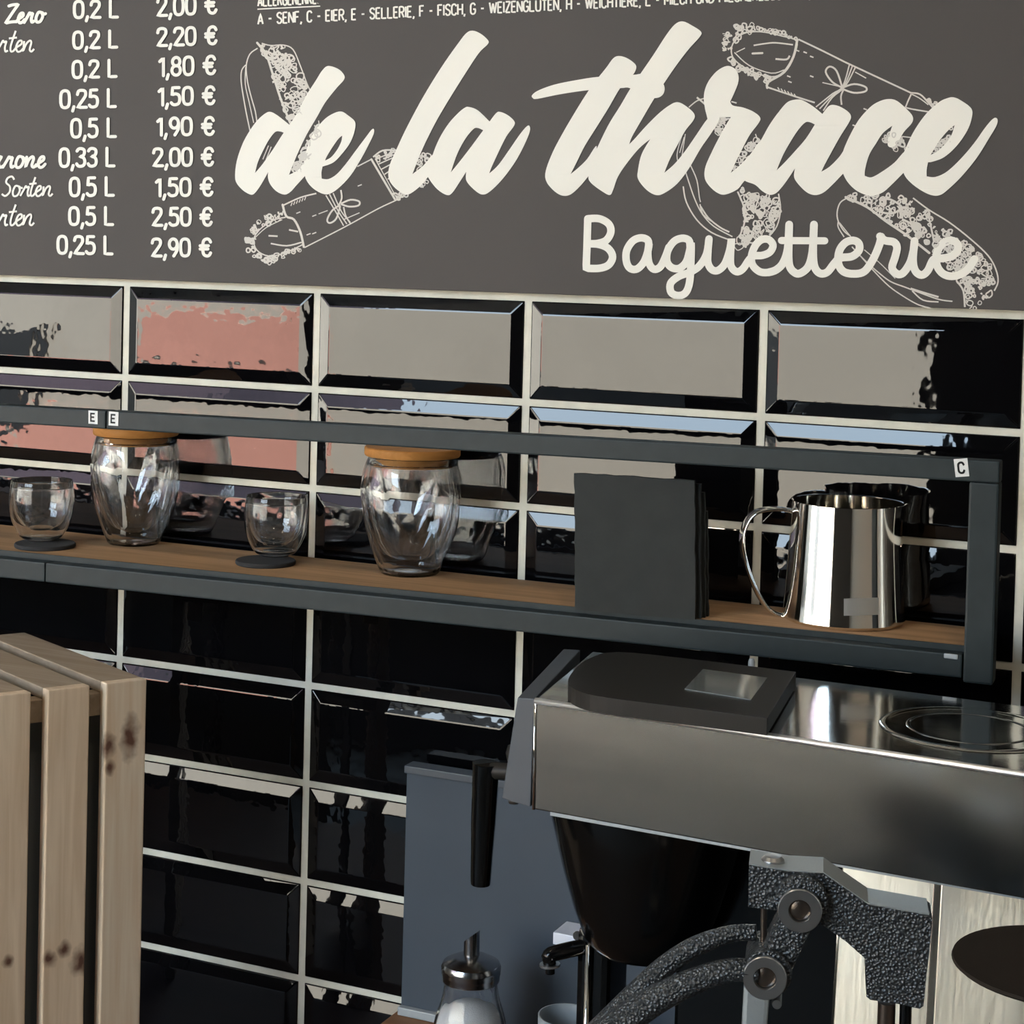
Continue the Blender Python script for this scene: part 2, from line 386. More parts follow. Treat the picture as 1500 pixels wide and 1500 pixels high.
lg.poly(outl(*A_, [[(960,45),(1060,75),(1118,135),(1115,185),(1040,270),(930,410),(850,550),(740,740),(650,930),(568,1132,1),(650,1090),(730,1010),(745,1100),(722,1150,1),(640,1240),(580,1305),(520,1330),(440,1295),(380,1225),(358,1160),(360,1105,1),(330,1160),(270,1260),(215,1325),(170,1325),(100,1280),(40,1205),(30,1120),(50,980),(110,810),(190,670),(260,580),(330,520),(380,503),(440,530),(520,590),(572,632,1),(640,530),(740,340),(830,200),(900,90)],
    [(515,712,1),(480,700),(430,705),(370,780),(320,870),(260,1000),(228,1115,1),(300,1030),(400,890),(480,765)]]))
lg.poly(outl(*A_, [[(1090,500),(1160,540),(1228,605),(1222,700),(1180,810),(1100,920),(1010,1010),(903,1050,1),(893,1110),(895,1170,1),(960,1175),(1040,1130),(1130,1030),(1250,870),(1340,750),(1390,685),(1415,675),(1415,720),(1370,820),(1290,970),(1190,1130),(1080,1250),(980,1320),(900,1320),(800,1260),(735,1170),(718,1060),(730,940),(770,800),(830,690),(920,580),(1010,520)],
    [(1100,740,1),(1060,775),(1000,860),(945,950),(928,990,1),(990,955),(1050,880),(1090,800)]]))
lg.poly(outl(*B_, [[(860,30),(930,60),(990,115),(985,150),(910,225),(800,390),(680,580),(560,780),(470,950),(400,1100),(325,1290,1),(420,1215),(520,1110),(500,1280),(465,1310,1),(400,1390),(300,1465),(240,1460),(160,1400),(115,1320),(125,1210),(190,1060),(280,870),(420,610),(580,350),(720,150),(800,50)]]))
lg.poly(outl(*B_, [[(820,700),(900,730),(1003,828,1),(1055,760),(1090,742),(1160,770),(1220,825),(1215,870),(1150,960),(1080,1100),(1020,1230),(1000,1285,1),(1080,1210),(1180,1070),(1270,940),(1330,870),(1355,870),(1355,920),(1310,1030),(1230,1180),(1120,1330),(1010,1440),(940,1470),(870,1430),(800,1350),(797,1270,1),(740,1360),(670,1460),(620,1472),(540,1420),(470,1330),(465,1290),(500,1130),(560,980),(640,850),(720,760),(780,710)],
    [(947,905,1),(900,885),(860,895),(790,980),(720,1110),(662,1275,1),(740,1180),(840,1050)]]))
lg.poly(outl(*C_, [[(790,300),(860,320),(930,375),(925,430),(880,490),(800,570),(700,740),(600,900),(500,1060),(430,1200),(380,1298,1),(450,1240),(520,1170),(600,1060),(570,1250),(525,1322,1),(460,1400),(380,1470),(310,1480),(240,1440),(175,1360),(170,1270),(230,1110),(320,940),(420,770),(520,610),(600,500),(680,400),(740,320)]]))
lg.poly(outl(*C_, [[(55,630),(110,590),(250,540),(450,500),(620,476),(900,460),(985,452),(1080,480),(1150,520),(1175,570),(1160,625),(1105,655),(1000,640),(880,572),(800,572),(540,588),(300,622),(100,662),(60,655)]]))
lg.poly(outl(*C_, [[(1330,8),(1410,45),(1482,95),(1470,140),(1380,240),(1280,370),(1170,530),(1080,670),(980,840),(900,980),(875,1047,1),(930,990),(1010,900),(1120,790),(1210,720),(1280,690),(1350,720),(1422,785),(1420,840),(1350,930),(1290,1040),(1220,1170),(1172,1287,1),(1260,1210),(1350,1100),(1440,970),(1532,837),(1600,780),(1640,828),(1570,950),(1480,1080),(1380,1250),(1280,1380),(1170,1460),(1100,1475),(1020,1430),(950,1340),(950,1260),(980,1130),(1052,1003,1),(960,1080),(860,1200),(780,1320),(740,1430),(710,1475),(640,1440),(550,1370),(530,1310),(560,1180),(690,900),(800,720),(885,575),(970,450),(1080,290),(1190,120),(1265,30)]]))
lg.poly(outl(*D_, [[(940,45),(1000,75),(1035,140),(1030,220),(990,320),(952,402,1),(980,440),(1080,460),(1180,500),(1248,555),(1240,610),(1150,730),(1080,860),(1010,1000),(958,1112,1),(1050,1035),(1150,930),(1250,800),(1320,860),(1180,1080),(1150,1130),(1080,1210),(1020,1280),(900,1330),(820,1310),(740,1240),(697,1160),(705,1050),(770,900),(830,780),(900,650),(958,556,1),(850,558,1),(790,680),(740,650),(722,560),(700,470),(688,370),(700,280),(740,190),(810,105),(880,58)]]))
lg.poly(outl(*E_, [[(590,192),(660,210),(760,270),(860,352,1),(920,275),(970,252),(1050,270),(1140,325),(1175,380),(1150,450),(1050,610),(950,790),(885,910),(848,987,1),(940,930),(1040,830),(1130,720),(1230,760),(1180,900),(1085,1010,1),(980,1120),(880,1210),(790,1243),(700,1220),(610,1140),(550,1050),(558,950,1),(500,1040),(420,1150),(350,1222),(280,1240),(200,1200),(120,1130),(0,1080),(-60,980),(0,870),(100,770),(190,630),(280,470),(380,330),(480,220)],
    [(777,468,1),(720,442),(670,447),(600,520),(520,640),(430,800),(358,970,1),(440,890),(560,760),(680,620)]]))
lg.poly(outl(*F_, [[(490,150),(560,165),(640,230),(700,300),(695,360),(625,440),(565,540),(520,575),(485,560),(485,500),(522,385,1),(440,450),(380,540),(320,640),(285,760),(280,825,1),(340,838),(430,790),(540,710),(650,600),(720,680),(620,800,1),(520,900),(440,970),(350,1002),(280,990),(200,950),(130,880),(88,800),(72,720),(90,610),(150,470),(230,330),(330,220),(410,170)]]))
lg.poly(outl(*F_, [[(1060,135),(1130,165),(1218,235),(1220,320),(1180,430),(1090,560),(980,660),(880,700),(837,706,1),(825,770),(825,830,1),(900,835),(1000,790),(1120,680),(1240,540),(1340,400),(1410,322),(1445,325),(1440,380),(1370,500),(1270,660),(1150,810),(1030,930),(940,995),(850,990),(740,930),(650,850),(612,770),(605,680),(650,560),(720,420),(820,280),(930,180),(1000,145)],
    [(1070,380,1),(1015,425),(950,500),(890,590),(860,642,1),(930,600),(1000,530),(1045,460)]]))
lg.done('logo_lettering', M['ink'], 'large cream brush script lettering')
bg_ = Flat(.0007)
def gs(ox, oy, sc, pts, w): bg_.stroke([(ox + x / sc, oy + y / sc) for x, y in pts], w)
G = (840, 290, 5)
gs(*G, [(105,152),(105,152),(100,330),(93,515),(93,515),(190,515),(258,490),(287,430),(255,370),(185,340),(105,335),(105,335),(175,333),(240,310),(274,250),(258,190),(190,152),(105,152)], 11)
gs(*G, [(552,360),(545,310),(495,292),(435,315),(390,385),(388,465),(415,515),(465,520),(515,470),(545,390),(555,330),(545,400),(555,480),(590,522),(635,505),(670,440),(700,360)], 11)
gs(*G, [(855,360),(845,310),(795,295),(735,320),(690,390),(685,465),(720,510),(775,515),(825,470),(850,390),(862,330),(860,480),(850,620),(820,695),(765,715),(715,690),(712,625),(770,575),(860,540),(925,495),(975,410),(993,300)], 11)
gs(*G, [(993,300),(985,400),(985,475),(1015,525),(1060,530),(1110,480),(1145,380),(1158,298),(1150,420),(1155,500),(1195,540),(1240,520),(1285,455),(1320,425),(1385,420),(1440,395),(1462,345),(1430,305),(1380,305),(1335,345),(1305,420),(1312,490),(1365,540),(1430,545),(1480,528)], 11)
H = (1130, 290, 4.412)
gs(*H, [(-18,481),(30,465),(75,420),(105,330),(115,172)], 11.5); gs(*H, [(115,172),(112,300),(115,430),(150,482),(190,485),(240,440),(266,340),(275,172)], 11.5)
gs(*H, [(275,172),(270,300),(275,430),(310,485),(360,480),(405,425),(445,388),(520,378),(565,340),(565,295),(530,275),(480,288),(440,340),(432,420),(465,475),(530,490),(600,475),(655,400),(695,310),(710,250)], 11.5)
gs(*H, [(702,248),(735,275),(790,285),(812,320),(800,380),(780,450),(810,490),(850,485),(895,420),(918,340),(925,278)], 11.5)
gs(*H, [(925,278),(915,400),(930,470),(970,498),(1010,470),(1045,400),(1085,392),(1155,380),(1200,345),(1203,300),(1165,275),(1110,292),(1072,350),(1068,430),(1110,490),(1180,505),(1260,470),(1312,395)], 11.5)
gs(*H, [(65,275),(200,276),(345,277)], 10.5)
bg_.done('subtitle_lettering', M['ink'], 'white rounded joined lettering under the logo')
# stroke alphabet (cap height 1)
def loop(cx, cy, rx, ry): return [(cx + rx * math.cos(a * math.pi / 5), cy + ry * math.sin(a * math.pi / 5)) for a in range(11)]
GL = {
'0': (.48, [[(0,.3),(0,.7),(.07,.93),(.24,1),(.41,.93),(.48,.7),(.48,.3),(.41,.07),(.24,0),(.07,.07),(0,.3)]]),
'1': (.2, [[(0,.8),(0,.8),(.2,1),(.2,1),(.2,0)]]),
'2': (.48, [[(0,.76),(.06,.95),(.24,1),(.42,.94),(.46,.75),(.38,.55),(0,0),(0,0),(.5,0)]]),
'3': (.46, [[(.02,.86),(.1,.97),(.25,1),(.41,.93),(.44,.76),(.36,.6),(.18,.55),(.18,.55),(.38,.48),(.46,.28),(.4,.07),(.23,0),(.08,.03),(0,.14)]]),
'5': (.46, [[(.42,1),(.42,1),(.07,1),(.07,1),(.04,.58),(.04,.58),(.22,.64),(.4,.56),(.46,.33),(.4,.08),(.22,0),(.08,.03),(0,.12)]]),
'8': (.46, [loop(.23,.76,.2,.24), loop(.23,.27,.23,.27)]),
'9': (.46, [loop(.23,.7,.22,.3), [(.45,.72),(.44,.35),(.26,.0)]]),
',': (.08, [[(.07,.05),(0,-.2)]]), '.': (.06, [[(.02,.0),(.03,.03)]]), ':': (.06, [[(.02,.0),(.03,.03)], [(.02,.5),(.03,.53)]]), '-': (.26, [[(0,.48),(.26,.48)]]),
'L': (.4, [[(0,1),(0,1),(0,0),(0,0),(.4,0)]]), ' ': (.22, []),
'e$': (.6, [[(.58,.82),(.5,.96),(.36,1),(.2,.9),(.14,.62),(.14,.38),(.2,.1),(.36,0),(.5,.04),(.58,.18)], [(0,.6),(.46,.6)], [(0,.41),(.43,.41)]]),
'A': (.44, [[(0,0),(.22,1),(.22,1),(.44,0)], [(.08,.3),(.36,.3)]]), 'S': (.4, [[(.4,.82),(.3,.98),(.12,.98),(.0,.8),(.08,.6),(.3,.45),(.4,.24),(.3,.03),(.1,.02),(0,.2)]]),
'E': (.36, [[(.36,1),(.36,1),(0,1),(0,1),(0,0),(0,0),(.36,0)], [(0,.52),(.3,.52)]]), 'F': (.36, [[(.36,1),(.36,1),(0,1),(0,1),(0,0)], [(0,.52),(.3,.52)]]),
'N': (.42, [[(0,0),(0,1)], [(0,1),(.42,0)], [(.42,0),(.42,1)]]), 'C': (.4, [[(.4,.8),(.32,.97),(.16,1),(.02,.85),(0,.5),(.02,.15),(.16,0),(.32,.03),(.4,.2)]]),
'I': (.04, [[(.02,0),(.02,1)]]), 'R': (.4, [[(0,0),(0,0),(0,1),(0,1),(.25,1),(.38,.88),(.38,.62),(.25,.5),(0,.5)], [(.2,.5),(.4,0)]]),
'H': (.42, [[(0,0),(0,1)], [(.42,0),(.42,1)], [(0,.5),(.42,.5)]]), 'G': (.42, [[(.4,.8),(.32,.97),(.16,1),(.02,.85),(0,.5),(.02,.15),(.16,0),(.32,.03),(.42,.2),(.42,.45),(.42,.45),(.22,.45)]]),
'W': (.62, [[(0,1),(.16,0)], [(.16,0),(.31,.9)], [(.31,.9),(.46,0)], [(.46,0),(.62,1)]]), 'Z': (.4, [[(0,1),(.4,1)], [(.4,1),(0,0)], [(0,0),(.4,0)]]),
'U': (.42, [[(0,1),(0,1),(0,.25),(.08,.03),(.21,0),(.34,.03),(.42,.25),(.42,1)]]), 'T': (.4, [[(0,1),(.4,1)], [(.2,1),(.2,0)]]),
'K': (.42, [[(0,0),(0,1)], [(0,.4),(.4,1)], [(.13,.55),(.42,0)]]), 'M': (.52, [[(0,0),(0,1)], [(0,1),(.26,.3)], [(.26,.3),(.52,1)], [(.52,1),(.52,0)]]),
'D': (.42, [[(0,0),(0,0),(0,1),(0,1),(.22,1),(.4,.8),(.42,.5),(.4,.2),(.22,0),(0,0)]]), 'O': (.44, [loop(.22,.5,.22,.5)]),
'B': (.4, [[(0,0),(0,1)], [(0,1),(.25,1),(.36,.85),(.34,.62),(.2,.53),(0,.53)], [(.2,.53),(.38,.42),(.4,.15),(.26,0),(0,0)]]),
}
def text(fl, s, x0, x1, yl, yr, h, w, gap=.19):
    toks = []; i = 0
    while i < len(s):
        if s[i] == 'e' : toks.append('e$'); i += 1
        else: toks.append(s[i]); i += 1
    nat = sum(GL[t][0] for t in toks) + gap * (len(toks) - 1); sx = (x1 - x0) / nat; cx = 0
    for t in toks:
        for st in GL[t][1]:
            pts = []
            for px, py in st:
                X = x0 + (cx + px) * sx; pts.append((X, yl + (yr - yl) * (X - x0) / (x1 - x0) - py * h))
            if len(st) > 2: fl.stroke(pts, w, 3)
            else: fl.stroke(pts, w, 1, smooth=False)
        cx += GL[t][0] + gap
pr = Flat(.0007)
Q = [('0,2 L',109,172,26,25,24),('0,2 L',108,171,71,69,24),('0,2 L',107,170,114,112,24),('0,25 L',89,169,158,156,25),('0,5 L',105,169,201,200,26),('0,33 L',88,167,244,243,26),('0,5 L',103,166,287,286,26),('0,5 L',102,165,329,329,25),('0,25 L',85,164,371,372,25)]
for s, a, b, c, d, h in Q: text(pr, s, a, b, c, d, h, 4.6)
R_ = [('2,00 e',231,317,23,19,26),('2,20 e',231,317,67,64,25),('1,80 e',234,315,111,108,26),('1,50 e',233,314,154,152,25),('1,90 e',231,313,198,197,25),('2,00 e',225,312,243,242,25),('1,50 e',229,311,287,286,25),('2,50 e',224,310,330,330,25),('2,90 e',223,309,375,375,25)]
for s, a, b, c, d, h in R_: text(pr, s, a, b, c, d, h, 4.6)
pr.done('price_lettering', M['ink'])
al = Flat(.0007)
text(al, 'A - SENF, C - EIER, E - SELLERIE, F - FISCH, G - WEIZENGLUTEN, H - WEICHTIERE, L - MILCH UND MILCHERZEUGNISSE, M - SESAM', 378, 1268, 35.5, -7, 15.5, 2.5, .15)
text(al, 'ALLERGENENKE:', 378, 466, 9, 5, 15.5, 2.5, .15)
al.stroke([(377, 13.5), (469, 9)], 1.6, smooth=False)
al.done('allergen_lettering', M['ink'])
# script words at the left edge
sw = Flat(.0007)
def word(segs, x0, y0, s, w, sk=.0, sl=0):
    for g in segs: sw.stroke([(x0 + (x + y * sk) * s, y0 - y * s + sl * x * s) for x, y in g], w, 5)
r_ = lambda x: [(x,.0),(x+.12,.3),(x+.2,.5),(x+.26,.42),(x+.36,.46),(x+.34,.2),(x+.4,.0),(x+.5,.05)]
e_ = lambda x: [(x,.05),(x+.12,.2),(x+.3,.35),(x+.27,.5),(x+.14,.45),(x+.08,.2),(x+.18,0),(x+.32,.02),(x+.42,.15)]
o_ = lambda x: [(x+.3,.48),(x+.12,.5),(x+.04,.22),(x+.12,.0),(x+.3,.03),(x+.38,.28),(x+.3,.48),(x+.42,.4),(x+.5,.42)]
n_ = lambda x: [(x,.48),(x+.04,.0),(x+.04,.0),(x+.12,.35),(x+.26,.5),(x+.34,.4),(x+.32,.1),(x+.42,0),(x+.52,.12)]
t_ = lambda x: [(x+.2,.95),(x+.1,.3),(x+.14,.02),(x+.26,.03),(x+.36,.2)]
tb = lambda x: [(x,.6),(x+.36,.64)]
word([[(0.02,.9),(.2,.95),(.5,.97),(.5,.97),(.25,.5),(.0,0),(.0,0),(.25,.05),(.5,.06)], e_(.55), r_(.98), o_(1.52)], 8, 34, 28, 4.4, .18, -.04)
word([r_(-.15), t_(.35), tb(.3), e_(.62), n_(1.02)], 0, 75.5, 32, 2.8, .18)
word([[(-.6,.42),(-.42,.5),(-.5,.22),(-.38,.0),(-.26,.06)], r_(-.25), o_(.28), n_(.78), e_(1.3)], 12, 245, 31, 4.2, .2)
word([[(.5,.82),(.36,.98),(.16,.9),(.12,.68),(.34,.48),(.38,.2),(.2,0),(.0,.1)], o_(.5), r_(.95), t_(1.35), tb(1.3), e_(1.62), n_(2.05)], 2, 287, 29, 2.8, .18)
word([r_(-.15), t_(.35), tb(.3), e_(.62), n_(1.02)], 0, 330, 32, 2.8, .18)
sw.done('drink_name_lettering', M['ink'])
# line drawings
def sk(fn): 
    f = Flat(.0003); fn(f); f.done('sketch_drawing', M['sketch'], None); return f
def inside(p, poly):
    c = False; j = len(poly) - 1
    for i in range(len(poly)):
        if (poly[i][1] > p[1]) != (poly[j][1] > p[1]) and p[0] < (poly[j][0]-poly[i][0]) * (p[1]-poly[i][1]) / (poly[j][1]-poly[i][1]) + poly[i][0]: c = not c
        j = i
    return c
def salad(f, poly, n, seed, r0=2.2, r1=6.5):
    R = random.Random(seed); xs = [p[0] for p in poly]; ys = [p[1] for p in poly]; k = 0; tries = 0
    n = int(n * 1.35)
    while k < n and tries < n * 30:
        tries += 1
        c = (R.uniform(min(xs), max(xs)), R.uniform(min(ys), max(ys)))
        if not inside(c, poly): continue
        k += 1; r = R.uniform(r0, r1); a0 = R.uniform(0, 6.28)
        m = R.choice((0, 0, 1))
        if m == 0: f.stroke([(c[0] + r * R.uniform(.6, 1.2) * math.cos(a0 + a * 1.05), c[1] + r * R.uniform(.6, 1.2) * math.sin(a0 + a * 1.05)) for a in range(6)], R.uniform(.8, 2.0), 3, True)
        else: f.stroke([(c[0] + R.uniform(-r, r), c[1] + R.uniform(-r, r)) for a in range(5)], R.uniform(.8, 2.2), 3)
def mk(ox, oy, s):
    def L(f, pts, w=1.3, closed=False): f.stroke([(ox + x / s, oy + y / s) for x, y in pts], w, 4, closed)
    def Pn(pts): return [(ox + x / s, oy + y / s) for x, y in pts]
    return L, Pn
def s1(f):
    L, Pn = mk(340, 0, 3)
    L(f, [(112,212),(78,238),(62,290),(68,360),(85,430),(102,490),(110,545)]); L(f, [(60,285),(42,310),(40,360),(52,440),(65,510),(82,590)]); L(f, [(60,295),(58,370),(75,450),(95,540)], 1.1)
    L(f, [(130,190),(170,200),(225,198),(268,218),(300,290),(330,370),(350,410)]); L(f, [(110,188),(150,240),(180,330),(212,430),(255,540)], 2.4); L(f, [(380,530),(392,600)], 1.1)
    L(f, [(135,700),(160,640)], 1); L(f, [(148,705),(172,645)], 1)
    salad(f, Pn([(120,195),(230,205),(285,300),(325,390),(300,500),(250,530),(212,430),(175,300)]), 85, 1); salad(f, Pn([(385,540),(385,610),(300,740),(255,770)]), 40, 2)
sk(s1)
def s2(f):
    L, Pn = mk(340, 0, 3)
    L(f, [(318,1088),(490,1000),(640,918),(720,880),(770,850)]); L(f, [(225,902),(300,868),(370,850)], 1.6); L(f, [(550,732),(612,700)]); L(f, [(612,700),(715,875)], 2.2); L(f, [(630,700),(722,868)], 1)
    L(f, [(222,900),(238,950),(272,965),(300,1020),(315,1085)], 2.4); L(f, [(235,955),(180,968),(122,1008),(96,1050),(108,1098),(160,1125),(230,1112),(310,1075)], 1.3)
    L(f, [(100,1045),(150,1000),(220,965)], 1); L(f, [(170,1070),(240,1080),(305,1065)], 1.6); L(f, [(160,1036),(200,1038)], 1.8); L(f, [(250,1010),(290,1018)], 1.8)
    for i in range(6): L(f, [(258 + i*12, 905 - i*5), (264 + i*12, 890 - i*5)], 1)
    for a in ((360,948),(335,1030),(560,815),(290,935),(360,1025)): L(f, [(a[0]-8, a[1]+3), (a[0]+10, a[1]-4)], 1.2)
    for d in (0, 16, 32): L(f, [(412 + d, 858 - d*.3), (455 + d*.8, 930), (490 + d*.9, 992 - d*.5)], 1.3)
    L(f, [(478,835),(482,870),(470,900)], 1.8); L(f, [(478,895),(520,878),(558,885),(555,903),(515,908),(478,897)], 1.9); L(f, [(475,900),(440,925),(418,965),(430,980),(458,960),(475,905)], 1.9)
    L(f, [(490,910),(500,950),(522,985)], 1.6); L(f, [(490,965),(560,935)], 1); L(f, [(420,925),(380,940)], 1)
    for d in range(5): L(f, [(628 + d*14, 700 + d*22), (700 + d*4, 672 + d*22)], 1.3)
    L(f, [(620,690),(660,662),(715,660)], 1.8)
    salad(f, Pn([(225,925),(235,960),(120,1000),(95,1030),(70,1010),(150,945)]), 18, 3, 1.5, 4.5); salad(f, Pn([(60,1045),(95,1050),(105,1100),(70,1105),(48,1080)]), 9, 4, 1.5, 4.5)
    salad(f, Pn([(95,1120),(160,1128),(290,1085),(300,1105),(200,1130),(165,1160),(100,1150)]), 20, 5, 1.5, 4.5); salad(f, Pn([(620,695),(700,655),(730,665),(640,710)]), 14, 6, 1.5, 4); salad(f, Pn([(830,670),(862,680),(862,820),(820,830),(800,790)]), 16, 7, 2, 5); salad(f, Pn([(700,840),(780,850),(720,880)]), 6, 8, 1.5, 4)
sk(s2)
def s3(f):
    L, Pn = mk(1040, 0, 3.126)
    L(f, [(100,250),(105,200),(150,155),(230,145),(330,165),(398,190),(380,260),(335,330),(282,352),(200,330),(130,290)], 1.4, True)
    L(f, [(112,240),(180,300),(280,335),(340,320)], 1.2); L(f, [(200,208),(250,200),(300,196),(380,205)], 1.6); L(f, [(195,245),(240,243)], 2.2); L(f, [(300,270),(350,272),(365,255)], 2); L(f, [(120,240),(160,220)], 1)
    L(f, [(405,180),(510,230),(620,285)], 1.8); L(f, [(620,285),(770,355),(920,425)], 1.8); L(f, [(265,400),(400,445),(480,470)], 1.8); L(f, [(400,182),(382,260),(340,330),(268,375),(262,402)], 2.6)
    for i in range(6): L(f, [(310 + i*15, 400 + i*6), (318 + i*15, 412 + i*6)], 1.2)
    for a in ((435,240),(465,260),(400,232),(360,350),(365,375),(465,350),(710,500),(660,575)): L(f, [(a[0]-7, a[1]-3), (a[0]+9, a[1]+3)], 1.5)
    for d in (0, 14, 28): L(f, [(640 + d, 290 + d*.5), (608 + d*.4, 395), (560, 430 + d*.6), (485 + d*1.2, 490 + d*.6)], 1.4)
    L(f, [(605,402),(660,385),(712,398),(712,418),(660,425),(608,408)], 2); L(f, [(602,400),(560,375),(530,330),(548,305),(580,325),(605,398)], 2); L(f, [(612,410),(600,440),(603,480)], 1.8); L(f, [(515,378),(590,395)], 1.2); L(f, [(665,330),(715,358)], 1.2)
    L(f, [(920,425),(962,432),(1000,470),(1025,498)], 1.8); L(f, [(922,430),(900,480),(905,495),(1000,512)], 1.6); L(f, [(925,432),(960,450),(1000,480)], 1.2); L(f, [(880,625),(940,632)], 1.2)
    salad(f, Pn([(60,170),(120,110),(200,105),(215,145),(150,155),(105,200),(95,240),(45,225)]), 26, 9, 1.5, 4.5); salad(f, Pn([(215,125),(300,130),(400,180),(330,165),(240,145)]), 16, 10, 1.3, 3.5); salad(f, Pn([(88,260),(140,300),(280,352),(265,400),(180,350),(110,310)]), 24, 11, 1.5, 4)
    salad(f, Pn([(790,600),(820,600),(900,640),(905,690),(860,690),(780,655)]), 22, 12, 1.5, 4.5); salad(f, Pn([(1020,690),(1110,580),(1110,640),(1060,700)]), 18, 13, 1.5, 4); salad(f, Pn([(985,450),(1050,470),(1020,490)]), 6, 14, 1.3, 3)
sk(s3)
def s4(f):
    L, Pn = mk(760, 0, 3.26)
    L(f, [(812,512),(850,482),(885,470)]); L(f, [(850,465),(900,510),(915,560)], 2)
    L(f, [(778,650),(755,740),(770,800)], 1); L(f, [(790,655),(768,730)], 1); L(f, [(795,640),(775,770)], 1)
    L(f, [(785,890),(800,965),(850,1050),(920,1110),(1010,1147)], 1.5); L(f, [(790,800),(812,870),(840,950),(875,1020),(930,1080),(1020,1130)], 1.3); L(f, [(820,790),(850,860),(862,940),(868,965)], 1.2); L(f, [(868,985),(905,1040),(960,1085),(1005,1108)], 1.7); L(f, [(865,975),(880,1025),(930,1062)], 1.5)
    L(f, [(1240,925),(1250,1000),(1232,1080),(1190,1135)], 1.4); L(f, [(1045,915),(1075,990),(1078,1060),(1058,1120)], 1.8); L(f, [(1130,640),(1148,690)], 1.2); L(f, [(1015,485),(1040,492)], 1.5)
    L(f, [(1150,935),(1130,1000),(1150,1035),(1175,1010),(1158,940)], 1.6); L(f, [(1142,1010),(1160,1022)], 5)
    salad(f, Pn([(1060,880),(1130,925),(1180,930),(1240,960),(1235,1040),(1200,1110),(1130,1130),(1080,1190),(1045,1175),(1078,1090),(1082,1000)]), 75, 15); salad(f, Pn([(945,560),(1010,560),(960,660),(935,620)]), 14, 16); salad(f, Pn([(1040,760),(1130,660),(1140,720),(1060,830),(1020,810)]), 20, 17)
sk(s4)
def s5(f):
    L, Pn = mk(1130, 290, 4.412)
    L(f, [(490,0),(445,30),(425,90),(432,150),(470,215),(510,245)], 1.4); L(f, [(432,150),(432,190),(470,252)], 1.3); L(f, [(440,160),(500,235),(560,310)], 1.2)
    L(f, [(520,315),(600,400),(690,480),(770,540),(860,575),(940,605),(1080,655),(1170,668)], 1.4); L(f, [(580,380),(660,470),(760,570),(860,640),(950,690),(1030,712)], 1.3); L(f, [(900,585),(985,612),(1080,640)], 2); L(f, [(910,600),(980,660),(1080,672)], 1.5); L(f, [(600,335),(700,420),(800,520)], 1)
    L(f, [(915,0),(1020,78),(1150,158),(1290,268),(1400,372),(1450,460),(1465,540),(1440,600)], 1.6); L(f, [(480,-5),(620,60),(740,150),(880,245),(1020,355)], 2.6); L(f, [(1200,540),(1240,600),(1250,705)], 2)
    L(f, [(850,140),(905,170),(935,225),(1000,220),(985,190)], 2.4); L(f, [(1010,95),(1030,180),(1050,280)], 2); L(f, [(930,180),(945,185)], 9); L(f, loop(955,130,16,14), 1.6); L(f, [(700,90),(780,100),(840,60),(770,10),(700,10)], 2.2)
    salad(f, Pn([(440,-22),(600,-50),(860,0),(960,75),(1020,105),(1120,180),(1230,260),(1330,345),(1410,440),(1440,530),(1430,610),(1350,680),(1320,720),(1262,705),(1250,600),(1200,530),(1130,440),(1010,335),(880,240),(740,140),(620,50)]), 200, 18, 1.8, 5.5)
sk(s5)
# ---------------------------------------------------------------- wall shelf
BZ = 1.397                                   # top of the board
SA = Vector((-.05, -.190, 0)); SB = Vector((.95, -.137, 0))
sdir = (SB - SA).normalized(); snorm = Vector((-sdir.y, sdir.x, 0))     # snorm points to the wall
def Sp(x, y, off=0): return Np(x, y, SA + snorm * off, snorm)
def sl(X, off=0): p = SA + sdir * ((X - SA.x) / sdir.x) + snorm * off; return p     # point on the front line
shelf = thing('wall_shelf', (.2, -.15, BZ), 'long black metal framed shelf with oak board on the tiles', 'shelf')
def rail(name, P0, P1, h, d, label=None, m='black_metal'):   # P0,P1: top front edge points
    bm = bmesh.new(); n = snorm * d; z = Vector((0, 0, -h))
    hexa([P0 + z, P1 + z, P1 + z + n, P0 + z + n, P0, P1, P1 + n, P0 + n], bm)
    return tag(obj(name, bm, M[m], shelf, bevel=.0015), label)
def along(Pa, Pb, X):
    t = (X - Pa.x) / (Pb.x - Pa.x); return Pa + (Pb - Pa) * t
ta, tb_ = Sp(0, 593), Sp(1370, 672); tb_.z = ta.z = (ta.z + tb_.z) / 2
ta.z += -.003; tb_.z += .0035
fa, fb2 = Sp(0, 815), Sp(1370, 959)
fz = (fa.z + fb2.z) / 2; fa.z = fz - .0005; fb2.z = fz + .0005
XS = Sp(155, 620).x; XF = Sp(66, 830).x; XR = Sp(1415, 850).x; XE = Sp(1459, 850).x
rail('top_rail', along(ta, tb_, -1.1), along(ta, tb_, XS - .0006), .0185, .02)
rail('top_rail', along(ta, tb_, XS + .0006), along(ta, tb_, XE), .0185, .02)
rail('front_rail', along(fa, fb2, -1.1), along(fa, fb2, XF - .0005), .020, .016)
rail('front_rail', along(fa, fb2, XF + .0005), along(fa, fb2, XR - .001), .020, .016)
pt = along(ta, tb_, XR); p1 = Vector((pt.x, pt.y, pt.z - .0188)); pe = along(ta, tb_, XE); p2 = Vector((pe.x, pe.y, pe.z - .0188))
zb_ = Sp(1440, 1003).z
n = snorm * .022
obj('upright_post', hexa([Vector((p1.x, p1.y, zb_)), Vector((p2.x, p2.y, zb_)), Vector((p2.x, p2.y, zb_)) + n, Vector((p1.x, p1.y, zb_)) + n, p1, p2, p2 + n, p1 + n]), M['black_metal'], shelf, bevel=.002)
obj('back_rail', box(-1.1, XR, -.03, -.014, BZ - .026, BZ - .003), M['black_metal'], shelf, bevel=.0015)
b0, b1 = sl(-1.1, .0165), sl(XR + .001, .0165)
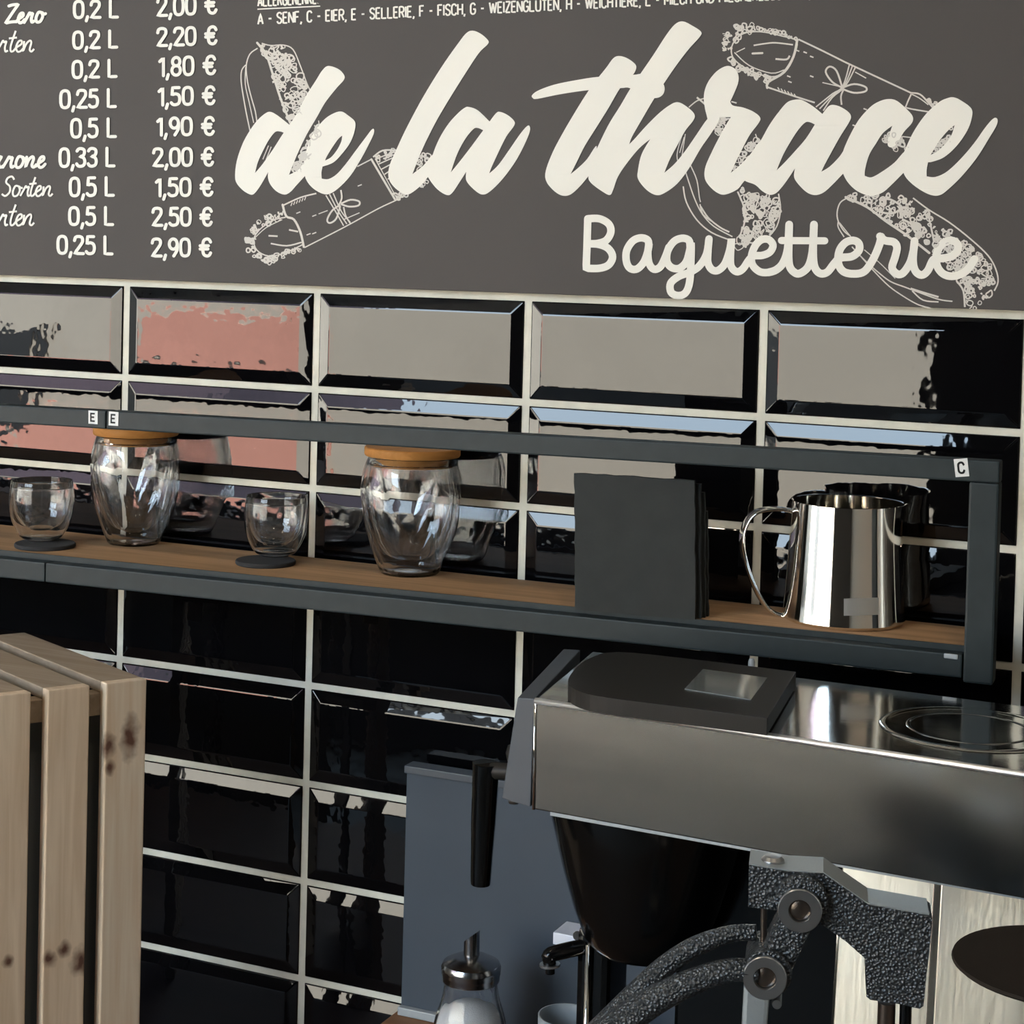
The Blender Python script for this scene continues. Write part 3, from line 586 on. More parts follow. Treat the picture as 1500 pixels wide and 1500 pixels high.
obj('board', hexa([Vector((b0.x, b0.y, BZ - .016)), Vector((b1.x, b1.y, BZ - .016)), Vector((b1.x, -.031, BZ - .016)), Vector((b0.x, -.031, BZ - .016)),
    Vector((b0.x, b0.y, BZ)), Vector((b1.x, b1.y, BZ)), Vector((b1.x, -.031, BZ)), Vector((b0.x, -.031, BZ))]), M['oak'], shelf, bevel=.001)
e0_, e1_ = sl(-1.1, .0160), sl(XR, .0160)
obj('board_edge', hexa([Vector((p.x, p.y, BZ + dz_)) + snorm * w_ for dz_ in (-.0165, .0004) for p, w_ in ((e0_, 0), (e1_, 0), (e1_, .0022), (e0_, .0022))]), M['black_metal'], shelf)
# rubber end stop and screw at the right end of the lower rail
e = Sp(1393, 960); obj('end_clip', box(e.x - .006, e.x + .006, e.y - .001, e.y + .012, e.z - .003, e.z + .0012), M['rim_grey'], shelf, bevel=.001)
# paper letters stuck on the rail
def sticker(c, letter, label):
    c = [Sp(x, y) - snorm * .0006 for x, y in c]
    bm = extrude(c, snorm * .0005); s = tag(obj('letter_label', bm, M['paper'], shelf), label)
    u = (c[1] - c[0]); v = (c[3] - c[0]); b2 = bmesh.new()
    o_ = c[0] - snorm * .0003
    for st in GL[letter][1]:
        pts = [(.28 + px, .22 + (1 - py) * .56) for px, py in st]
        P = [o_ + u * px + v * py for px, py in pts]
        if len(P) > 2: P = cr(P, 4)
        for a, b in zip(P, P[1:]):
            if (b - a).length < 1e-7: continue
            t = (b - a).normalized(); w = t.cross(snorm).normalized() * .00085; t = t * .0008
            b2.faces.new([b2.verts.new(q) for q in (a - w - t, b - w + t, b + w + t, a + w - t)])
    for f in b2.faces:
        f.normal_update()
        if f.normal.dot(snorm) > 0: f.normal_flip()
    obj('printed_letter', b2, M['print'], s, recalc=False)
sticker([(130, 601), (143.5, 602), (143.5, 621.5), (130, 620.5)], 'E', 'white label with letter E, left of the joint')
sticker([(160, 602.5), (174, 603.5), (173.5, 624), (159.5, 623)], 'E', 'white label with letter E, right of the joint')
sticker([(1397, 672.5), (1417, 671), (1420, 697.5), (1400, 699)], 'C', 'white label with letter C')

# ---------------------------------------------------------------- glasses
def glass_lathe(outer, inner, rim_r, n, rf=None):
    # outer: profile of the outer skin from base centre to the rim; inner: cup from the rim down to its centre; cavity between them
    bm = bmesh.new(); th = .0013
    lathe(outer + inner, n=n, bm=bm, rf=rf)
    bmesh.ops.recalc_face_normals(bm, faces=bm.faces)
    cav_o = [(max(r - th, .0) if r > 1e-5 else 0, z + (th if z < .004 else 0)) for r, z in outer if z < outer[-1][1] - .006]
    cav_i = [((r + th) if r > 1e-5 else 0, z - (th if r < .012 else 0)) for r, z in inner if z < outer[-1][1] - .006]
    b2 = lathe(cav_o + cav_i, n=n, rf=rf); bmesh.ops.recalc_face_normals(b2, faces=b2.faces); bmesh.ops.reverse_faces(b2, faces=b2.faces)
    me = bpy.data.meshes.new('t'); b2.to_mesh(me); b2.free(); bm.from_mesh(me); bpy.data.meshes.remove(me)
    return bm
def prof(pts, n=5): return [(max(0, v.x), v.y) for v in cr([(a, b, 0) for a, b in pts], n)]
# wide jars with twisted flutes and a bamboo lid
def big_glass(name, c, R, H, label, rz):
    t = thing(name, c, label, 'glass', 'lidded glasses on the shelf', rz)
    outer = [(0, 0.0005), (R*.30, 0), (R*.56, 0)] + prof([(R*.59, .002), (R*.71, H*.16), (R*.92, H*.43), (R*1.0, H*.68), (R*.96, H*.84), (R*.87, H*.985), (R*.86, H)], 6)
    inner = prof([(R*.84, H*.995), (R*.82, H*.90), (R*.86, H*.72), (R*.80, H*.5), (R*.64, H*.28), (R*.40, H*.15), (R*.0, H*.11)], 6)
    def rf(r, z, th):
        k = math.sin(math.pi * min(1, max(0, z / H))) ** .6 if 0 < z < H * .97 else 0
        w = abs(math.sin(3 * (th + z * 9.0)))            # six soft facets that twist upwards
        return r * (1 + .15 * k * (w ** .7 - .68))
    bm = bmesh.new(); lathe(outer, n=72, bm=bm, rf=rf)
    bm2 = glass_lathe(outer, inner, R, 72, rf); bm.free()
    g = link('double_glass_body', bpy.data.meshes.new('double_glass_body'), None, t); bm2.to_mesh(g.data); bm2.free(); g.data.materials.append(M['glass']); g.matrix_parent_inverse = Matrix()
    for p in g.data.polygons: p.use_smooth = True
    lid = lathe([(0, H + .0005), (R*.93, H + .0005), (R*.95, H + .002), (R*.95, H + .0085), (R*.93, H + .0095), (0, H + .0095)], n=64)
    l = obj('bamboo_lid', lid, M['bamboo'], t, smooth='auto'); l.matrix_parent_inverse = Matrix()
    pl = lathe([(0, H - .009), (R*.74, H - .009), (R*.76, H - .0075), (R*.76, H + .0006), (0, H + .0006)], n=48)
    l2 = obj('lid_plug', pl, M['bamboo'], t, smooth='auto'); l2.matrix_parent_inverse = Matrix()
    return t
def size_at(c): d = (Vector(c) - CAM).dot(az); return d / F      # metres per pixel
c1 = Zp(196, 798, BZ); c2 = Zp(604, 838, BZ)
c1.y = -.0555; c2.y = -.0575
c1 = Vector((Yp(196, 798, c1.y).x, c1.y, BZ)); c2 = Vector((Yp(600, 838, c2.y).x, c2.y, BZ))
big_glass('lidded_glass', c1, 65 * size_at(c1), Yp(200, 636, c1.y).z - BZ - .001, 'twisted double-walled glass with bamboo lid under the two letter E labels', .3)
big_glass('lidded_glass', c2, 74 * size_at(c2), Yp(604, 663, c2.y).z - BZ - .0035, 'twisted double-walled glass with bamboo lid left of the black slates', 1.1)
def small_glass(c, cc, label, cl):
    s = size_at(c); R = 46.5 * s; H = 88 * s; RC = 44 * size_at(cc)
    co = tag(obj('coaster', lathe([(0, 0), (RC*.97, 0), (RC, .001), (RC, .0035), (RC*.97, .0045), (0, .0045)], n=48), M['felt'], smooth='auto'), cl, 'coaster', 'small coasters on the shelf'); co.location = (cc.x, cc.y, BZ)
    outer = [(0, .0003), (R*.3, 0), (R*.46, 0)] + prof([(R*.50, .0015), (R*.68, H*.08), (R*.92, H*.34), (R*1.0, H*.62), (R*.975, H*.86), (R*.93, H)], 6)
    inner = prof([(R*.90, H*.995), (R*.89, H*.9), (R*.87, H*.68), (R*.78, H*.45), (R*.56, H*.27), (R*.25, H*.2), (0, H*.19)], 6)
    b = glass_lathe(outer, inner, R, 56); me = bpy.data.meshes.new('espresso_glass'); b.to_mesh(me); b.free()
    g = link('espresso_glass', me, M['glass'], None, True); g.location = (c.x, c.y, BZ + .0047)
    tag(g, label, 'glass', 'small glasses on the shelf')
cc1 = Zp(66, 801, BZ); g1 = Zp(60, 797, BZ)
small_glass(g1, cc1, 'small round double-walled glass on the leftmost coaster', 'round dark coaster at the left end of the shelf')
cc2 = Zp(389, 826, BZ); g2 = Zp(403, 820, BZ)
small_glass(g2, cc2, 'small round double-walled glass between the two lidded glasses', 'round dark coaster between the two lidded glasses')

# ---------------------------------------------------------------- slates standing on edge
s0 = Zp(842, 893, BZ); s1_ = Zp(1018, 908, BZ)
sd_ = (s1_ - s0).normalized(); sn = Vector((-sd_.y, sd_.x, 0)); sw_ = (s1_ - s0).length
sh = Np(1018, 704, s1_, sn).z - BZ
rs = random.Random(5)
names = ['front slate plate of the upright stack, largest', 'second slate plate, peeking out to the right of the front one', 'third slate plate of the upright stack, lower right edge', 'rearmost black slate plate of the upright stack']
for i, (dx, dh) in enumerate(((0, 0), (.004, -.004), (.0065, -.012), (.008, -.03))):
    th = .0055; o = s0 + sn * (i * .0068) + sd_ * dx; w = sw_
    lean = -sd_ * .004
    T = Vector((0, 0, sh + dh)); q = sn * th
    pts = [(0, 0), (w, 0)]
    bm = bmesh.new(); nx = 12; nz = 14
    # slightly uneven split edges
    ring = []
    for a in range(nx): ring.append((w * a / nx, 0))
    for a in range(nz): ring.append((w, T.z * a / nz))
    for a in range(nx): ring.append((w * (1 - a / nx), T.z))
    for a in range(nz): ring.append((0, T.z * (1 - a / nz)))
    P3 = []
    for (a, b) in ring:
        j = rs.uniform(-.0005, .0005) if b > 1e-6 else 0
        P3.append(o + sd_ * (a + j) + Vector((0, 0, b + j)) + lean * (b / T.z))
    extrude(P3, q, bm)
    tag(obj('slate_plate', bm, M['slate'], None), names[i], 'plate', 'black slate plates on the shelf')

# ---------------------------------------------------------------- milk pitcher
pc = Zp(1235, 912, BZ); pc = Vector((pc.x, -.0615, BZ)); pc.x = Yp(1235, 912, pc.y).x
s = size_at(pc)
pit = thing('milk_pitcher', pc, 'polished steel milk pitcher with curved handle right of the slates', 'pitcher')
RB, RT, PH = 89 * s, 78.5 * s, (Yp(1240, 735, pc.y).z - BZ)
lip = math.radians(18)
def prf(r, z, th):
    k = max(0, (z - PH * .7) / (PH * .3)) ** 2; d = math.cos(th - lip)
    return r + k * .004 * max(0, d) ** 10 * (1 if r > .02 else 0)
bm = lathe([(0, .0012), (RB*.86, .001), (RB*.93, 0), (RB*.98, .0015)] + [(RB - (RB - RT) * (t ** .8) , .0035 + (PH - .0035) * t) for t in [i / 14 for i in range(15)]]
    + [(RT + .0008, PH + .0006), (RT - .0006, PH + .0004)] + [(RT - .0012 + (RB - RT) * (1 - t) ** .8, PH * t) for t in [1 - i / 12 for i in range(12)]] + [(0, .004)], n=72, rf=prf)
g = obj('pitcher_body', bm, M['chrome'], pit, smooth='auto'); g.matrix_parent_inverse = Matrix()
# handle: flat strap in the picture-parallel plane through the axis
vd = Vector((pc.x - CAM.x, pc.y - CAM.y, 0)).normalized(); hp = [Np(x, y, pc, vd) - pc for x, y in ((1172, 752), (1140, 745), (1108, 750), (1092, 768), (1087, 795), (1094, 830), (1108, 865), (1122, 888), (1134, 898), (1150, 903), (1166, 904), (1178, 902))]
P = cr(hp, 5); bm = bmesh.new(); tube(P, .0022, 10, bm, flat=1)
wd_ = (vd * .92 - Vector((vd.y, -vd.x, 0)) * .38)
for v in bm.verts:         # widen into a strap across the view
    q = min(P, key=lambda a: (a - v.co).length); v.co += wd_ * ((v.co - q).dot(vd) * 3.0)
g = obj('handle', bm, M['chrome'], pit, smooth=True); g.matrix_parent_inverse = Matrix()
# small engraved plate
def on_body(x, y):
    z = Np(x, y, pc, vd).z - BZ; t = z / PH; r = RB - (RB - RT) * t ** .8 + .0003
    d = ray(x, y); A0 = d.x**2 + d.y**2; o = CAM - pc; Bq = 2 * (o.x*d.x + o.y*d.y); Cq = o.x**2 + o.y**2 - r*r
    k = (-Bq - math.sqrt(max(0, Bq*Bq - 4*A0*Cq))) / (2*A0); return o + d * k
bm = bmesh.new(); NX = 10
G_ = [[bm.verts.new(on_body(1236 + 51 * i / NX, y + 3 * i / NX * -.5)) for i in range(NX + 1)] for y in (877, 902)]
for i in range(NX): bm.faces.new((G_[0][i], G_[1][i], G_[1][i+1], G_[0][i+1]))
M['plate'] = mat('engraved_steel_plate', (.6, .6, .58), .35, .8)
g = obj('maker_plate', bm, M['plate'], pit, recalc=False); g.matrix_parent_inverse = Matrix()
# ---------------------------------------------------------------- espresso machine
TZ = 1.3723
bl = Zp(850, 952, TZ); fl = Zp(785, 1024, TZ); flo = Zp(758, 1022, TZ); br = Zp(1480, 1032, TZ); fr = Zp(1500, 1132, TZ)
def ext(a, b, X): t = (X - a.x) / (b.x - a.x); return a + (b - a) * t
XM = 1.42
brR, frR = ext(bl, br, XM), ext(fl, fr, XM)
em = thing('espresso_machine', (1.0, -.3, CZ), 'wide brushed steel espresso machine under the shelf', 'coffee machine')
zb1 = Yp(781, 1185, fl.y).z; fdir = (frR - fl).normalized(); fn = Vector((fdir.y, -fdir.x, 0)).normalized()   # outward, to the camera
dz = Vector((0, 0, zb1 - TZ))
inn = bl + Vector((.012, 0, 0))
# steel top sheet and folded front
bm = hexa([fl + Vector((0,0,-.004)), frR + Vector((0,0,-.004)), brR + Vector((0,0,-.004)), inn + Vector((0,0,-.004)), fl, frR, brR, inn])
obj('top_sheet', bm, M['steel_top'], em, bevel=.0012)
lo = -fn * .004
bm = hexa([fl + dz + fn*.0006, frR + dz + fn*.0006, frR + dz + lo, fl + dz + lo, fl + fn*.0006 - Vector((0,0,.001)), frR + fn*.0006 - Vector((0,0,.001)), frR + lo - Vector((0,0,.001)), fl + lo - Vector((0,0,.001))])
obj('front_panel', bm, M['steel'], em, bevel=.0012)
# bright folded lip on the front top edge and the left seam
obj('front_lip', tube([fl + fn*.001 + Vector((0,0,-.0012)), frR + fn*.001 + Vector((0,0,-.0012))], .0026, 10), M['lip'], em, smooth=True)
obj('seam_trim', tube([fl + fn*.001, fl + dz + fn*.001 + fdir * .001], .0013, 8), M['chrome'], em, smooth=True)
# dark side wing
wb = Np(735, 1170, fl, fn); wi = Np(777, 1183, fl, fn)
flo = Np(758, 1022, fl, fn); wing = [flo, fl - fdir * .0012, wi, wb]
depth = bl - fl
bm = bmesh.new(); a = [bm.verts.new(p) for p in wing]; bq = [flo + (bl - fl), bl, bl + dz, wb + depth * .9]
b4 = [bm.verts.new(p) for p in bq]
bm.faces.new(a); bm.faces.new(list(reversed(b4)))
for i in range(4): bm.faces.new((a[i], b4[i], b4[(i+1) % 4], a[(i+1) % 4]))
tag(obj('side_wing', bm, M['dark_side'], em, bevel=.001), 'dark grey painted side wing')
# inner body behind the front
obj('inner_body', hexa([inn + dz*.97 - fn*0 + Vector((.0,.0,0)), brR + dz*.97, frR + dz*.97 + lo*2, fl + dz*.97 + lo*2 + fdir*.004] [::-1] + [inn + Vector((0,0,-.005)), brR + Vector((0,0,-.005)), frR + Vector((0,0,-.005)) + lo*2, fl + Vector((0,0,-.005)) + lo*2 + fdir*.004][::-1]), M['gloss_black'], em)
# pale lower trim strip
def Fp(x, y, off=0): return Np(x, y, fl + fn * off, fn)
t0, t1 = Fp(806, 1189), Fp(1500, 1312); t1 = ext(t0, t1, XM)
obj('lower_trim', hexa([t0 + Vector((0,0,-.003)), t1 + Vector((0,0,-.003)), t1 + Vector((0,0,-.003)) - fn*.012, t0 + Vector((0,0,-.003)) - fn*.012, t0, t1, t1 - fn*.012, t0 - fn*.012]), M['rim_grey'], em)
# hanging black bowl housing
hc = Zp(948, 1210, zb1); ctr = Vector((Yp(948, 1250, -.275).x, -.275, 0)); sc_ = size_at(Vector((ctr.x, ctr.y, 1.2)))
zt = zb1 + .0; zl = Yp(948, 1388, ctr.y).z
Hh = zt - zl; rt = 150 * sc_
bm = lathe([(0, zt - .001), (rt*.99, zt - .001), (rt, zt - .006), (rt*.93, zt - Hh*.25), (rt*.83, zt - Hh*.5), (rt*.71, zt - Hh*.75), (rt*.60, zt - Hh*.93), (rt*.5, zl), (0, zl - .001)], c=(ctr.x, ctr.y, 0), n=56)
obj('bowl_housing', bm, M['gloss_black'], em, smooth='auto')
bm = lathe([(rt*.93, zt - Hh*.27), (rt*.95, zt - Hh*.24), (rt*.94, zt - Hh*.22)], c=(ctr.x, ctr.y, 0), n=56)
bm.free()
# lower body, column, drip area
def P_(x, y, Y): return Yp(x, y, Y)
a0 = P_(1000, 1400, -.22).x; a1 = P_(1218, 1400, -.2).x
obj('lower_body', box(a0, XM - .01, -.24, -.17, CZ + .012, zb1), M['gloss_black'], em, bevel=.004)
cx0, cx1 = P_(856, 1420, -.27).x, P_(903, 1420, -.27).x
obj('support_column', box(cx0, cx1, -.29, -.24, CZ + .03, zl + .012), M['gloss_black'], em, bevel=.006)
obj('drip_tray', box(cx0 - .02, XM - .01, -.385, -.17, CZ + .002, CZ + .032), M['plastic'], em, bevel=.004)
# polished standpipe beside the column
x_ = P_(861, 1430, -.293); obj('water_pipe', tube([(x_.x, -.293, CZ + .03), (x_.x, -.293, zl + .0)], .0028, 10), M['chrome'], em, smooth=True)
# tap with down-turned spout
w0, w1_, w2, w3 = P_(862, 1385, -.285), P_(822, 1394, -.30), P_(805, 1400, -.305), P_(806, 1426, -.305)
obj('tap', tube(cr([w0, w1_, w2, w2 + (w3 - w2)*.5, w3], 5), [.0065]*12 + [.0055]*4 + [.004]*5, 12), M['gloss_black'], em, smooth=True)
q = w2 + (w3 - w2) * .45; obj('tap_ring', tube([q, q + (w3 - w2) * .12], .0088, 14), M['zinc'], em, smooth='auto')
# tapered lever handle hanging beside the wing
ho = Np(712, 1120, fl + fn * -.03, fn); hb = Np(704, 1293, fl + fn * -.03, fn); s = size_at(ho)
obj('lever_handle', tube(cr([ho, ho + (hb-ho)*.03, ho + (hb - ho)*.5, ho + (hb-ho)*.97, hb], 4), [19*s]*1 + [20.5*s]*3 + [20*s, 19.5*s, 19*s, 18.5*s, 18*s, 17*s, 16*s, 15.5*s, 15*s, 14.5*s, 14*s, 14*s, 13*s], 20), M['gloss_black'], em, smooth='auto')
ha = ho + (hb - ho) * .04; obj('lever_pivot', tube([ha + fdir * .006, ha + fdir * .03 + Vector((0, 0, .002))], .007, 12), M['plastic'], em, smooth='auto')
kp = Np(740, 1108, fl, fn); obj('side_knob', lathe([(0, -.007), (.005, -.006), (.0065, 0), (.005, .006), (0, .007)], c=kp + Vector((.002, .012, 0)), n=16), M['plastic'], em, smooth=True)
kp = Np(737, 1172, fl, fn); obj('side_knob', lathe([(0, -.005), (.004, -.004), (.005, 0), (.004, .004), (0, .005)], c=kp + Vector((.004, .012, -.001)), n=16), M['zinc'], em, smooth=True)
# round raised ring and shallow dish in the top sheet
rc = Zp(1420, 1068, TZ); r1 = (Zp(1281, 1050, TZ) - rc).length * .93
pr_ = [(r1, .0), (r1*.985, .0010), (r1*.94, .0013), (r1*.90, .0008), (r1*.86, .0006), (r1*.5, .0003), (0, .0003)]
obj('warming_dish', lathe(pr_, c=rc + Vector((0, 0, .0002)), n=72), M['steel_top'], em, smooth=True)
obj('dish_ring', lathe([(r1*.70, .0005), (r1*.69, .0009), (r1*.66, .0009), (r1*.65, .0005)], c=rc + Vector((0, 0, .0002)), n=64), M['steel_top'], em, smooth=True)
# satin steel back panels under the head, right side
pA = P_(1223, 1400, -.32); pB = P_(1381, 1300, -.31)
def tilt(x0, x1, y, z0, z1, t=.052): return hexa([(x0, y - t, z0), (x1, y - t, z0), (x1, y - t + .005, z0), (x0, y - t + .005, z0), (x0, y, z1), (x1, y, z1), (x1, y + .005, z1), (x0, y + .005, z1)])
obj('back_panel', tilt(pA.x, pB.x, -.30, CZ + .033, zb1 - .001), M['steel_panel'], em, bevel=.0008)
obj('panel_fold', tilt(pB.x - .006, pB.x + .0005, -.312, CZ + .033, zb1 - .001), M['steel'], em, bevel=.0008)
obj('back_panel', tilt(pB.x + .0008, XM - .01, -.317, CZ + .033, zb1 - .001), M['steel_panel'], em, bevel=.0008)
obj('panel_edge', tilt(pA.x - .0012, pA.x, -.301, CZ + .033, zb1 - .001), M['brass'] if 'brass' in M else M['chrome'], em)
bs = P_(1107, 973, -.2); SCREW = ('hinge_peg', lathe([(0, 0), (.003, 0), (.003, .009), (.002, .0115), (0, .012)], c=(bs.x, -.212, TZ + .0016), n=14))
# ---- black case lying on the machine
zc = TZ + .0145
def C(x, y): return Zp(x, y, zc)
pl = [C(905, 955), C(1010, 965), C(1166, 984), C(1124, 1052), C(1000, 1036), C(890, 1022), C(850, 1013), C(833, 1001), C(838, 985), C(862, 965)]
case = thing('black_case', ((pl[2] + pl[7]) / 2).to_tuple()[:2] + (TZ + .0016,), 'flat black plastic case with clear window lying on the espresso machine', 'case')
ring = [(v.x, v.y) for v in cr([p for p in (pl[0], pl[1], pl[2], pl[2], pl[3], pl[3], pl[4], pl[5], pl[6], pl[7], pl[8], pl[9])], 4, True)]
bm = extrude([Vector((x, y, TZ + .0016)) for x, y in ring], (0, 0, .0129)); obj('case_body', bm, M['plastic'], case, bevel=.002)
wn = [C(1030, 981), C(1124, 994), C(1100, 1026), C(1003, 1010)]
obj(SCREW[0], SCREW[1], M['rim_grey'], case, smooth='auto')
obj('case_window', extrude([p + Vector((0, 0, .0001)) for p in wn], (0, 0, .0006)), mat('grey_window', (.30, .33, .33), .12, .6), case)
M['pine_board'] = wood('brown_board', (.30, .16, .085), (.2, .10, .05), 60, axis='X')
# ---------------------------------------------------------------- grey panel behind the machine
g0 = Yp(600, 1118, -.03); g1 = Yp(592, 1480, -.03)
panel = thing('grey_panel', ((g0.x + .2), -.035, CZ), 'tall flat blue-grey panel leaning on tiles behind the espresso machine', 'panel')
zg = g0.z; PZ = Yp(592, 1487, -.04).z
obj('panel_sheet', box(g0.x, .86, -.036, -.022, PZ + .0015, zg - .004), M['grey_board'], panel, bevel=.001)
obj('panel_top_edge', box(g0.x - .001, .86, -.040, -.020, zg - .008, zg), M['dark_side'], panel, bevel=.001)
obj('panel_base_edge', box(g0.x, .86, -.044, -.0365, PZ + .0005, PZ + .009), M['rim_grey'], panel, bevel=.001)
tag(obj('wooden_block', box(g0.x - .006, .66, -.1685, -.0065, CZ + .0005, PZ), M['pine_board'], None, bevel=.002), 'brown wooden block on the counter under the blue-grey panel', 'block')
# white wall plug on the panel
a = Yp(823, 1352, -.05); b = Yp(862, 1380, -.05)
pg = thing('plug', ((a.x + b.x) / 2, -.05, b.z), 'small white plug box on the grey panel beside the black bowl', 'plug')
obj('plug_body', box(a.x, b.x + .01, -.072, -.0375, b.z, a.z - .002), M['white_plastic'], pg, bevel=.001)
o = obj('plug_socket', lathe([(0, 0), (.0045, 0), (.0045, .002), (0, .002)], n=20), M['print'], pg)
o.rotation_euler = (math.radians(90), 0, 0); o.location = (Yp(846, 1367, -.073).x, -.072, Yp(846, 1371, -.073).z); o.parent = pg; o.matrix_parent_inverse = pg.matrix_world.inverted()
# grey cup by the tap
cc = Yp(830, 1487, -.13); R0 = 42 * size_at(cc)
cup = tag(obj('cup', lathe([(0, 0), (R0*.6, 0), (R0*.75, .01), (R0*.98, (cc.z-PZ)*.7), (R0, cc.z - PZ), (R0*.95, cc.z - PZ), (R0*.9, (cc.z-PZ)*.6), (R0*.6, .012), (0, .008)], n=40), M['rim_grey'], smooth='auto'), 'round grey cup beneath the tap', 'cup'); cup.location = (cc.x, -.13, PZ + .0003)

# ---------------------------------------------------------------- sugar dispenser
sc0 = Yp(690, 1425, -.13); s = size_at(sc0); sx = Vector((sc0.x, -.13, PZ + .0003))
sg = thing('sugar_dispenser', sx, 'glass sugar dispenser with steel pouring lid before the grey panel', 'dispenser')
zl_ = Yp(690, 1432, -.13).z - PZ; RL = 43.5 * s
pro = [(.034, 0), (.0380, .004), (.0375, .02), (.0375, zl_ - .070), (RL*1.2, zl_ - .042), (RL*.98, zl_ - .021), (RL*.90, zl_ - .008), (RL*.89, zl_)]
outer = [(0, .001), (.02, .0)] + prof(pro, 5)
inner = [(r - .0022, z + (.005 if z < .01 else 0)) for r, z in reversed(prof(pro, 5))] + [(0, .006)]
def fl_(r, z, th): return r * (1 + (.014 * math.cos(10 * th) if .01 < z < zl_ * .9 and r > .02 else 0))
bm = lathe(outer + inner, n=80, rf=fl_); o = obj('glass_body', bm, M['glass'], sg, smooth=True); o.matrix_parent_inverse = Matrix()
zs = Yp(690, 1478, -.13).z - PZ
pin = [(r * .985 - .0026, z) for r, z in prof(pro, 5) if z < zs]
bm = lathe([(0, .0065), (.03, .0065)] + [(r, max(z, .007)) for r, z in pin] + [(pin[-1][0] * .6, zs + .004), (0, zs + .007)], n=48); o = obj('sugar', bm, M['sugar'], sg, smooth=True); o.matrix_parent_inverse = Matrix()
bm = lathe([(RL*.93, zl_ - .003), (RL*.97, zl_ - .002), (RL*.98, zl_ + .003), (RL*1.0, zl_ + .0045), (RL*.99, zl_ + .0065), (RL*1.01, zl_ + .008), (RL*1.01, zl_ + .011), (RL*.95, zl_ + .0145), (RL*.6, zl_ + .0195), (RL*.28, zl_ + .022), (0, zl_ + .022), ], n=56)
o = obj('steel_lid', bm, M['cool_chrome'], sg, smooth='auto'); o.matrix_parent_inverse = Matrix()
# pouring tube cut at a slant
rt_ = 11.5 * s; zt0 = zl_ + .02; zt1 = Yp(690, 1371, -.13).z - PZ
bm = bmesh.new(); n = 24; rings = []
for rr, top in ((rt_, 0), (rt_, 1), (rt_ * .86, 1), (rt_ * .86, 0)):
    rings.append([bm.verts.new((rr * math.cos(2*math.pi*i/n), rr * math.sin(2*math.pi*i/n), zt0 if not top else zt1 + rr * math.cos(2*math.pi*i/n) * .85)) for i in range(n)])
for a_, b_ in zip(rings, rings[1:]):
    for i in range(n): bm.faces.new((a_[i], a_[(i+1) % n], b_[(i+1) % n], b_[i]))
bm.faces.new(rings[3])
o = obj('pouring_tube', bm, M['cool_chrome'], sg, smooth='auto'); o.matrix_parent_inverse = Matrix()

# ---------------------------------------------------------------- slatted crate standing on end
CT = 1.305
fd = Vector((math.cos(math.radians(58)), math.sin(math.radians(58)), 0))       # along the slatted face, to the right rear
dd = Vector((math.cos(math.radians(155)), math.sin(math.radians(155)), 0))     # depth, to the left rear
co = Zp(215, 995, CT)
crate = thing('wooden_crate', (co.x - .08, co.y, CZ), 'light pine slatted crate standing on end at the left', 'crate')
Wd, Gp, Th, Dp = .0405, .0165, .0125, .25
# slat edges measured from the right corner
def slat(i, z0, z1, name, m, inset=0):
    a = co - fd * (i * (Wd + Gp)); b = a - fd * Wd
    return a, b
kn = {0: [], 1: [], 2: []}
def slatobj(i, knots):
    a = -fd * (i * (Wd + Gp)); b = a - fd * Wd
    q = dd * Th; H = CT - .0 - CZ
    loc = Vector((co.x, co.y, CZ)) + b
    pts = [Vector((0,0,.001)), fd * Wd + Vector((0,0,.001)), fd * Wd + q + Vector((0,0,.001)), q + Vector((0,0,.001))]
    pts += [p + Vector((0, 0, H - .001)) for p in pts]
    kk = []
    for (x, y, r, st) in knots:
        pn = Vector((fd.y, -fd.x, 0)); p = Np(x, y, Vector((co.x, co.y, 0)), pn) - loc; kk.append((p.x, p.y, p.z, r, st))
    m = wood('pine_slat_%d' % i, (.70, .585, .45) if i == 0 else PB, PD, 110, kk, 'Z')
    bm = hexa(pts); o = obj('slat', bm, m, None, bevel=.0012); o.location = loc
    bpy.context.view_layer.update(); o.parent = crate; o.matrix_parent_inverse = crate.matrix_world.inverted()
slatobj(0, [(158, 1095, .009, 1.6), (190, 1080, .010, 2.4), (161, 1125, .006, 1.3)])
slatobj(1, [(94, 1391, .007, 1.2), (118, 1408, .010, 1.6), (72, 1405, .008, 1.2)])
slatobj(2, [(12, 1408, .006, 1.1)])
slatobj(3, [(-40, 1300, .008, 1.5)])
mt = wood('pine_top', (.37, .295, .22), (.29, .22, .155), 110, (), 'X')
for i in range(4):           # boards across the top
    a = co - fd * (i * (Wd + Gp)); b = a - fd * Wd
    o1 = dd * (Th + .0003); o2 = dd * Dp; z = Vector((0, 0, -.011))
    obj('top_board', hexa([b + o1 + z, a + o1 + z, a + o2 + z, b + o2 + z, b + o1, a + o1, a + o2, b + o2]), mt, crate, bevel=.001)
e0 = co - fd * (4 * Wd + 3 * Gp); z0 = Vector((0, 0, -.0115)); z1 = Vector((0, 0, -.036)); 
def rung(off, za, zb, w=.018, name='cross_rail'):
    p = dd * (Th + off); q = dd * (Th + off + w); A = Vector((0, 0, za)); B = Vector((0, 0, zb))
    obj(name, hexa([e0 + p + B, co + p + B, co + q + B, e0 + q + B, e0 + p + A, co + p + A, co + q + A, e0 + q + A]), mt, crate, bevel=.001)
rung(.0005, -.0115, -.033); rung(.0005, CZ + .045 - CT + .0, CZ + .004 - CT); rung(Dp - .036, -.0115, -.033)
for k in range(4):           # slats of the far face
    a = co - fd * (k * (Wd + Gp)) + dd * (Dp + .0005); b = a - fd * Wd; q = dd * Th; H = Vector((0, 0, CZ - CT + .001))
    obj('slat', hexa([b + H, a + H, a + q + H, b + q + H, b, a, a + q, b + q]), mt, crate, bevel=.001)
